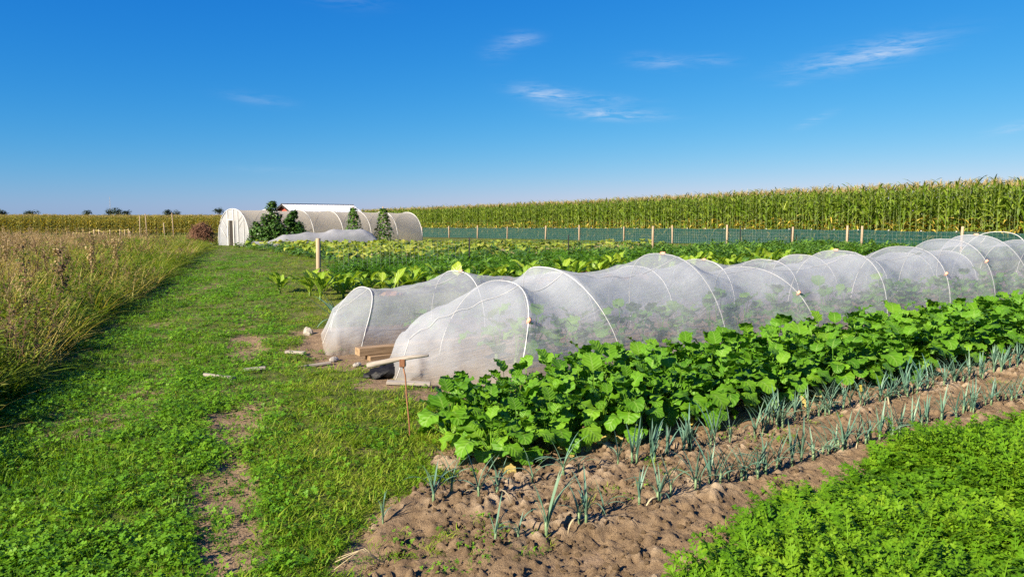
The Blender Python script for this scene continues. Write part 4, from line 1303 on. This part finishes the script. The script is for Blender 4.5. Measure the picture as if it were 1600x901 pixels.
# end walls; the front one leaves the doorway open
def zt(xx): # height of the arch at xx
    c = min(1, (abs(xx) / HWp)) ** (1 / .92); return Hp * max(0, 1 - c * c) ** .40
def strip(x0, x1, z0f, n=10, yv=.02, ztop=None):
    V = []; uv = []
    for i in range(n + 1):
        xx = x0 + (x1 - x0) * i / n; zt_ = zt(xx) - .01 if ztop is None else ztop
        for j in range(9):
            V.append((xx, yv + (float(vnoise(xx * 5, j * .7, 4)) - .5) * .05, z0f + (max(zt_, z0f + .01) - z0f) * j / 8)); uv.append((xx, j / 8))
    return MB().add(V, grid_faces(n + 1, 9), uv)
D0, D1, DH = -.50, .05, 1.42
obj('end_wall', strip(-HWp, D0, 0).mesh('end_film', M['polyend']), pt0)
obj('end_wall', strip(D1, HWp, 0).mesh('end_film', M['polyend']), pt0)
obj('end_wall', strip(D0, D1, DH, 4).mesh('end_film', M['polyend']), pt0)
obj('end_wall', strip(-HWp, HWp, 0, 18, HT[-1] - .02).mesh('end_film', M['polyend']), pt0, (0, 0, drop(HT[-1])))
for xx, w in ((D0, .03), (D1, .03), (.45, .018), (.98, .015)):
    obj('door_post', bmesh_box('door_post', (xx - w, xx + w, -.03, .0, 0, zt(xx) - .02), M['hoop'], .004), pt0)
obj('lintel', bmesh_box('lintel', (D0 + .03, D1 - .03, -.028, -.002, DH - .02, DH + .03), M['hoop'], .004), pt0)
for (xa, za, xb, zb) in ((-1.05, 1.45, -.55, .95), (-1.15, 1.0, -.55, .35), (.50, 1.0, .96, 1.5), (.5, 1.35, .9, 1.75)):
    obj('brace', tmesh('brace', [(xa, -.018, za), (xb, -.018, zb)], .014, M['hoop'], 5), pt0)
dr = obj('dark_doorway_fill', bmesh_box('dark_doorway_fill', (0, .27, -.02, .02, .02, DH - .04), M['dark'], .006), pt0, (D0 + .02, .10, 0), (0, 0, .08))  # dark panels added to fill the doorway, standing in for its shaded interior
obj('doorway_fill_edge', bmesh_box('doorway_fill_edge', (.272, .295, -.022, .022, .02, DH - .04), M['greywood'], .004), dr)
obj('dark_doorway_fill', bmesh_box('dark_doorway_fill', (0, .26, -.02, .02, .02, DH - .05), M['dark'], .006), pt0, (D1 - .27, .13, 0), (0, 0, -.05))  # second added panel, darkens the rest of the opening

# shed behind it
sh0 = thing('shed', 'low red board shed with a white sheet roof behind the polytunnel', 'shed', on_ground(-16.2, 52.5), math.atan2(PTN.y, PTN.x))
SL, SW, SE, SR = 6.4, 1.05, 2.05, 2.62
obj('wall', bmesh_box('shed_wall', (-SW + .1, -SW + .16, .1, SL - .1, 0, SE), M['redboard'], .006), sh0)
obj('wall', bmesh_box('shed_wall', (SW - .16, SW - .1, .1, SL - .1, 0, SE), M['redboard'], .006), sh0)
for yy in (.10, SL - .16):
    V = [(-SW + .17, yy, 0), (SW - .17, yy, 0), (SW - .17, yy, SE + .03), (0, yy, SR - .08), (-SW + .17, yy, SE + .03)]
    V2 = [(a, b + .05, c) for a, b, c in V]
    obj('wall', MB().add(V + V2, [(0, 1, 2, 3, 4), (9, 8, 7, 6, 5)] + [(i, i + 5, (i + 1) % 5 + 5, (i + 1) % 5) for i in range(5)]).mesh('gable_wall', M['redboard'], False), sh0)
ang = math.atan2(SR - SE, SW)
for sd in (1, -1):
    rl = math.hypot(SW + .12, (SR - SE) * (SW + .12) / SW)
    npan = 13; pw = (SL + .3) / npan
    me = bmesh_box('roof_panel', (0.03, rl, 0, pw - .045, 0, .03), M['roofwhite'], .008)
    for i in range(npan):
        obj('roof_panel', me, sh0, (0, -.15 + i * pw + (pw - .045 if sd < 0 else 0), SR), (0, ang, 0) if sd > 0 else (0, ang, PI))
    o = obj('roof_deck', bmesh_box('roof_deck', (0.02, rl - .03, -.13, SL + .13, -.03, -.004), M['dark'], .003), sh0, (0, 0, SR), (0, ang, 0)) if sd > 0 else obj('roof_deck', bmesh_box('roof_deck', (.02, rl - .03, -SL - .13, .13, -.03, -.004), M['dark'], .003), sh0, (0, 0, SR), (0, ang, PI))
    obj('bargeboard', bmesh_box('bargeboard', (.0, rl, -.17 if sd > 0 else .151, -.151 if sd > 0 else .17, -.12, .02), M['dark'], .004), sh0, (0, 0, SR), (0, ang, 0 if sd > 0 else PI))
obj('ridge_cap', bmesh_box('ridge_cap', (-.06, .06, -.16, SL + .16, SR + .0, SR + .05), M['dark'], .008), sh0)

# ------------------------------------------------------------------ shrubs, bean poles, low fleece, brush heap
def foliage(name, mat, pts_fn, n, size, wid=.45):
    mb = MB()
    for _ in range(n):
        c, outv = pts_fn()
        v, f, uv = blade(size * U(.6, 1.3), size * wid * U(.8, 1.2), 2, U(-.5, .8), U(.2, 1.2), 3, .15, 0, lambda t: math.sin(PI * min(1, .12 + t * .88)) ** .8)
        v = rotz(v, math.atan2(outv[1], outv[0]) + U(-1.0, 1.0)) + c
        mb.add(v, f, uv, U(0, 1))
    return mb.mesh(name, mat)


def shrub(label, x, y, h_, r_, n=1500, size=.16):
    t = thing('shrub', label, 'shrub', on_ground(x, y), 0, 'shrubs before the polytunnel')
    st = MB()
    lob = []
    for i in range(13):
        f_ = U(.12, .78); w_ = (1.05 - f_) * r_; q = U(0, 6.28)
        lob.append((w_ * .62 * math.cos(q), w_ * .62 * math.sin(q), h_ * f_, .10 + w_ * U(.34, .5)))
    lob += [(0, 0, h_ * .84, r_ * .24), (U(-.08, .08), 0, h_ * .93, r_ * .13)]
    for l in lob: st.add(*tube([(0, 0, 0), (l[0] * .5, l[1] * .5, l[2] * .5), (l[0], l[1], l[2])], [.03, .02, .008], 5, False))
    obj('stem', st.mesh('shrub_stem', M['bark']), t)
    def pf():
        l = rnd.choice(lob); d = Vector((rnd.gauss(0, 1), rnd.gauss(0, 1), rnd.gauss(0, 1))).normalized(); rr = l[3] * U(.55, 1.08)
        return np.array((l[0] + d.x * rr, l[1] + d.y * rr, max(.05, l[2] + d.z * rr))), (d.x, d.y)
    def pl():
        q = U(0, 6.28); rr = r_ * U(.6, 1.0); return np.array((rr * math.cos(q), rr * math.sin(q), U(.05, .45) * h_)), (math.cos(q), math.sin(q))
    tag(obj('crown', foliage('shrub_crown', M['bush'], lambda: pf() if rnd.random() < .8 else pl(), n, size), t), kind='stuff')


shrub('tallest dark leafy shrub in front of the polytunnel', -12.85, 39.6, 2.45, 1.08, 2600)
shrub('dark rounded shrub right of the tallest one before the polytunnel', -11.75, 39.7, 1.95, .92, 2100)
shrub('smaller dark shrub hugging the polytunnel end', -13.6, 39.5, 1.35, .55, 1000)

for (u, yy, lab) in ((-.2139, 43.4, 'left leafy bean teepee standing before the polytunnel side'), (-.1739, 44.6, 'right leafy bean teepee standing before the polytunnel side')):
    x = u * yy
    t = thing('bean_teepee', lab, 'bean teepee', on_ground(x, yy), 0, 'bean teepees')
    for k in range(5):
        q = k * 1.257 + .3
        obj('pole', tmesh('bean_pole', [(.50 * math.cos(q), .50 * math.sin(q), -.05), (-.06 * math.cos(q), -.06 * math.sin(q), 2.25)], .012, M['wood'], 5), t)
    def pf():
        z = U(.0, 1.0) ** 1.15; q = U(0, 6.28); rr = (.56 * (1 - z) + .12) * U(.6, 1.1)
        return np.array((rr * math.cos(q), rr * math.sin(q), .05 + 2.1 * z)), (math.cos(q), math.sin(q))
    tag(obj('foliage', foliage('bean_foliage', M['bean'], pf, 900, .13, .55), t), kind='stuff')

# low fleece cover on the ground
p0, p1 = Vector((-13.3, 37.9, 0)), Vector((-7.4, 41.2, 0))
V = []; uv = []; NS = 44
dv = (p1 - p0); nv = Vector((-dv.y, dv.x, 0)).normalized()
for i in range(NS + 1):
    s = i / NS
    hgt = np.interp(s, [0, .12, .22, .4, .55, .62, .85, .93, 1.0], [.32, .30, .62, .78, .80, .92, .90, .72, .05]) + .12 * (float(fbm(s * 9, 2, 5, 3)) - .5)
    for j in range(15):
        th = PI * j / 14
        w = .75 * (1 + .2 * (float(fbm(s * 7, j * .4, 7, 2)) - .5))
        c = p0 + dv * s - nv * (w * math.cos(th)); z = hgt * math.sin(th) ** .7 * (1 + .22 * (float(fbm(s * 16, j * .6, 8, 3)) - .5))
        V.append((c.x, c.y, float(terrain(c.x, c.y)) + z - .01)); uv.append((s * 6, j / 14))
tag(obj('fleece_tunnel', MB().add(V, grid_faces(NS + 1, 15), uv).mesh('fleece_tunnel', M['fleece'])), 'low rumpled grey fleece cover before the shrubs and polytunnel', 'fleece cover')

# heap of dead stalks and the blue tarp
hx, hy = -17.9, 42.6
t = thing('brush_heap', 'heap of reddish brown dead stalks left of the polytunnel doorway', 'brush heap', on_ground(hx, hy))
mb = MB()
for i in range(900):
    q = U(0, 6.28); ph = U(0, PI / 2); r = U(.5, 1.0)
    c = Vector((.85 * r * math.cos(q) * math.cos(ph), .8 * r * math.sin(q) * math.cos(ph), 1.2 * r * math.sin(ph)))
    d = Vector((rnd.gauss(0, 1), rnd.gauss(0, 1), rnd.gauss(-.2, .8))).normalized() * U(.15, .35)
    mb.add(*tube([c - d, c + Vector((0, 0, .04)), c + d], [.012, .011, .006], 3, False), None, U(0, 1))
tag(obj('stalks', mb.mesh('heap_stalks', M['brush']), t), kind='stuff')
V = []
for i in range(9):
    for j in range(7): V.append((i * .09, j * .07, .05 + .12 * float(fbm(i * .6, j * .6, 44, 3)) * math.sin(PI * i / 8) ** .5))
tag(obj('blue_tarp', MB().add(V, grid_faces(9, 7)).mesh('blue_tarp', M['blue']), None, on_ground(-17.5, 41.2), (0, 0, .2)), 'small crumpled blue tarp at the foot of the brush heap', 'tarp')

# picket fence of short stakes with yellow string, left
pf0 = thing('stake_fence', 'row of short pale stakes joined by yellow string before the ripening maize', 'fence', on_ground(-28.0, 50.5))
tops = []
for i, (dx, h_) in enumerate(((-1.95, .68), (-1.5, .66), (-1.05, .70), (-.55, .85), (-.1, .86), (.25, .74), (.6, .84), (1.1, .86), (1.35, .84), (1.75, .9), (2.0, .72))):
    obj('stake', post_mesh('fence_stake', h_, .045, M['wood'], 6), pf0, (dx, .3 * math.sin(i), 0), (U(-.05, .05), U(-.05, .05), 0)); tops.append((dx, .3 * math.sin(i) - .05, h_ - .08))
obj('string', tmesh('stake_string', tops, .012, M['string'], 4), pf0)
for (u, yy, h_, lab) in ((-.504, 49, 1.75, 'tall thin stake right of the string fence'), (-.494, 49.5, 1.9, 'tallest thin stake between the string fence and brush heap'), (-.470, 48, 1.3, 'leaning pale stake in the weeds'), (-.458, 49, 1.95, 'tall thin stake nearest the brush heap')):
    tag(obj('stake', post_mesh('tall_stake', h_, .03, M['wood'], 6), None, on_ground(u * yy, yy), (U(-.04, .04), U(-.06, .06), 0)), lab, 'stake')

# tall dead weeds standing in the meadow
def dock(label, x, y, h_, n, mat, leaf=0, group='tall dead weeds'):
    t = thing('tall_weed', label, 'weed', (x, y, float(ground_z(x, y))), U(0, 6.28), group)
    st = MB(); br = []
    lx, ly = U(-.1, .1) * h_, U(-.1, .1) * h_
    st.add(*tube([(0, 0, 0), (lx * .4, ly * .4, h_ * .5), (lx, ly, h_)], [.011, .008, .004], 5, False))
    for i in range(7):
        s = U(.35, .95); q = U(0, 6.28); l = h_ * U(.14, .30) * (1.2 - s * .6)
        b0 = Vector((lx * s, ly * s, h_ * s)); b1 = b0 + Vector((math.cos(q) * l * .6, math.sin(q) * l * .6, l)); br.append((b0, b1))
        st.add(*tube([b0, (b0 + b1) / 2 + Vector((math.cos(q) * l * .1, math.sin(q) * l * .1, 0)), b1], [.006, .005, .002], 4, False))
    obj('stem', st.mesh('weed_stem', M['russet']), t)
    br.append((Vector((lx * .6, ly * .6, h_ * .6)), Vector((lx, ly, h_))))
    def pf():
        b0, b1 = rnd.choice(br); c = b0.lerp(b1, U(.25, 1.05)); d = (rnd.gauss(0, 1), rnd.gauss(0, 1))
        return np.array((c.x + d[0] * .018, c.y + d[1] * .018, c.z + rnd.gauss(0, .02))), d
    tag(obj('seed_heads', foliage('weed_seeds', mat, pf, n, .035, .5), t), kind='stuff')
    if leaf:
        def pl():
            s = U(.25, .9); q = U(0, 6.28); return np.array((lx * s + .05 * math.cos(q), ly * s + .05 * math.sin(q), h_ * s)), (math.cos(q), math.sin(q))
        tag(obj('leaves', foliage('weed_leaves', M['bean'], pl, leaf, .065, .45), t), kind='stuff')


dock('tall dark leafy weed with drooping heads at the far left of the meadow', -7.3, 11.0, 1.25, 150, M['dock'], 40, None)
dock('dark seeded weed standing right of the leafy one in the meadow', -7.0, 11.4, 1.2, 220, M['dock'], 12, None)
dock('rust brown dock stalk leaning near the path edge, tallest of the docks', -8.55, 16.0, 1.12, 360, M['russet'], 0, None)
dock('pale brown dock stalk farther left in the meadow', -8.6, 15.0, 1.05, 320, M['russet'], 0, None)
for i, y in enumerate(sorted(U(6, 30) for _ in range(16))):
    x = float(meadow_edge(y)) - U(.4, 1.0 + .30 * y)
    dock('brown seeded weed stalk, %s nearest of those in the meadow grass' % nth(i + 1), x, y, U(.8, 1.15), 160, rnd.choice((M['dock'], M['russet'], M['russet'])), 0)

# ------------------------------------------------------------------ far trees and mast
def tree(label, x, y, h_, w_, n=500):
    t = thing('tree', label, 'tree', on_ground(x, y), 0, 'trees on the horizon')
    obj('trunk', tmesh('tree_trunk', [(0, 0, 0), (.05 * w_, 0, h_ * .3), (0, 0, h_ * .6)], [w_ * .05, w_ * .035, w_ * .015], M['bark'], 6), t)
    lob = [(U(-.35, .35) * w_, U(-.3, .3) * w_, h_ * U(.4, .78), w_ * U(.16, .26)) for _ in range(9)]
    def pf():
        l = rnd.choice(lob); d = Vector((rnd.gauss(0, 1), rnd.gauss(0, 1), rnd.gauss(0, .8))).normalized(); rr = l[3] * U(.6, 1.1)
        return np.array((l[0] + d.x * rr, l[1] + d.y * rr, l[2] + d.z * rr)), (d.x, d.y)
    tag(obj('crown', foliage('tree_crown', M['tree'], pf, n, w_ * .09, .6), t), kind='stuff')


for (u, top, w_px, yy, lab) in ((188, 324.5, 20, 420, 'dark tree on the horizon right beside the mast'), (176, 327, 17, 430, 'low dark tree on the horizon under the mast'), (201, 328.5, 16, 430, 'small tree right of the mast trees'),
                                (268, 326.5, 18, 420, 'dark rounded tree alone on the horizon'), (278, 327.5, 13, 425, 'smaller tree touching the lone rounded tree'), (345, 323.5, 17, 260, 'dark tree just left of the polytunnel top'),
                                (0, 326, 26, 380, 'dark tree at the left picture edge'), (52, 331, 20, 520, 'faint low tree far left on the horizon'), (140, 329.5, 16, 520, 'faint low tree left of the mast')):
    x = (u - 800) / 1150 * yy; h_ = EYE + (335 - top) / 1150 * yy + 1.16
    tree(lab, x, yy, h_ * 1.12, w_px / 1150 * yy)
x, yy = (176.5 - 800) / 1150 * 600, 600
mt = thing('radio_mast', 'thin lattice radio mast on the left horizon', 'mast', on_ground(x, yy))
MHt = EYE + 27 / 1150 * 600 + 1.16
for k in range(3):
    q = k * 2.094; obj('leg', tmesh('mast_leg', [(.45 * math.cos(q), .45 * math.sin(q), 0), (.12 * math.cos(q), .12 * math.sin(q), MHt)], .06, M['steel'], 4), mt)
mb = MB()
for i in range(14):
    z0, z1 = MHt * i / 14, MHt * (i + 1) / 14
    for k in range(3):
        q0, q1 = k * 2.094, (k + 1) * 2.094; r0 = .45 - .33 * i / 14; r1 = .45 - .33 * (i + 1) / 14
        mb.add(*tube([(r0 * math.cos(q0), r0 * math.sin(q0), z0), (r1 * math.cos(q1), r1 * math.sin(q1), z1)], .035, 3, False))
tag(obj('lattice', mb.mesh('mast_lattice', M['steel']), mt), kind='stuff')
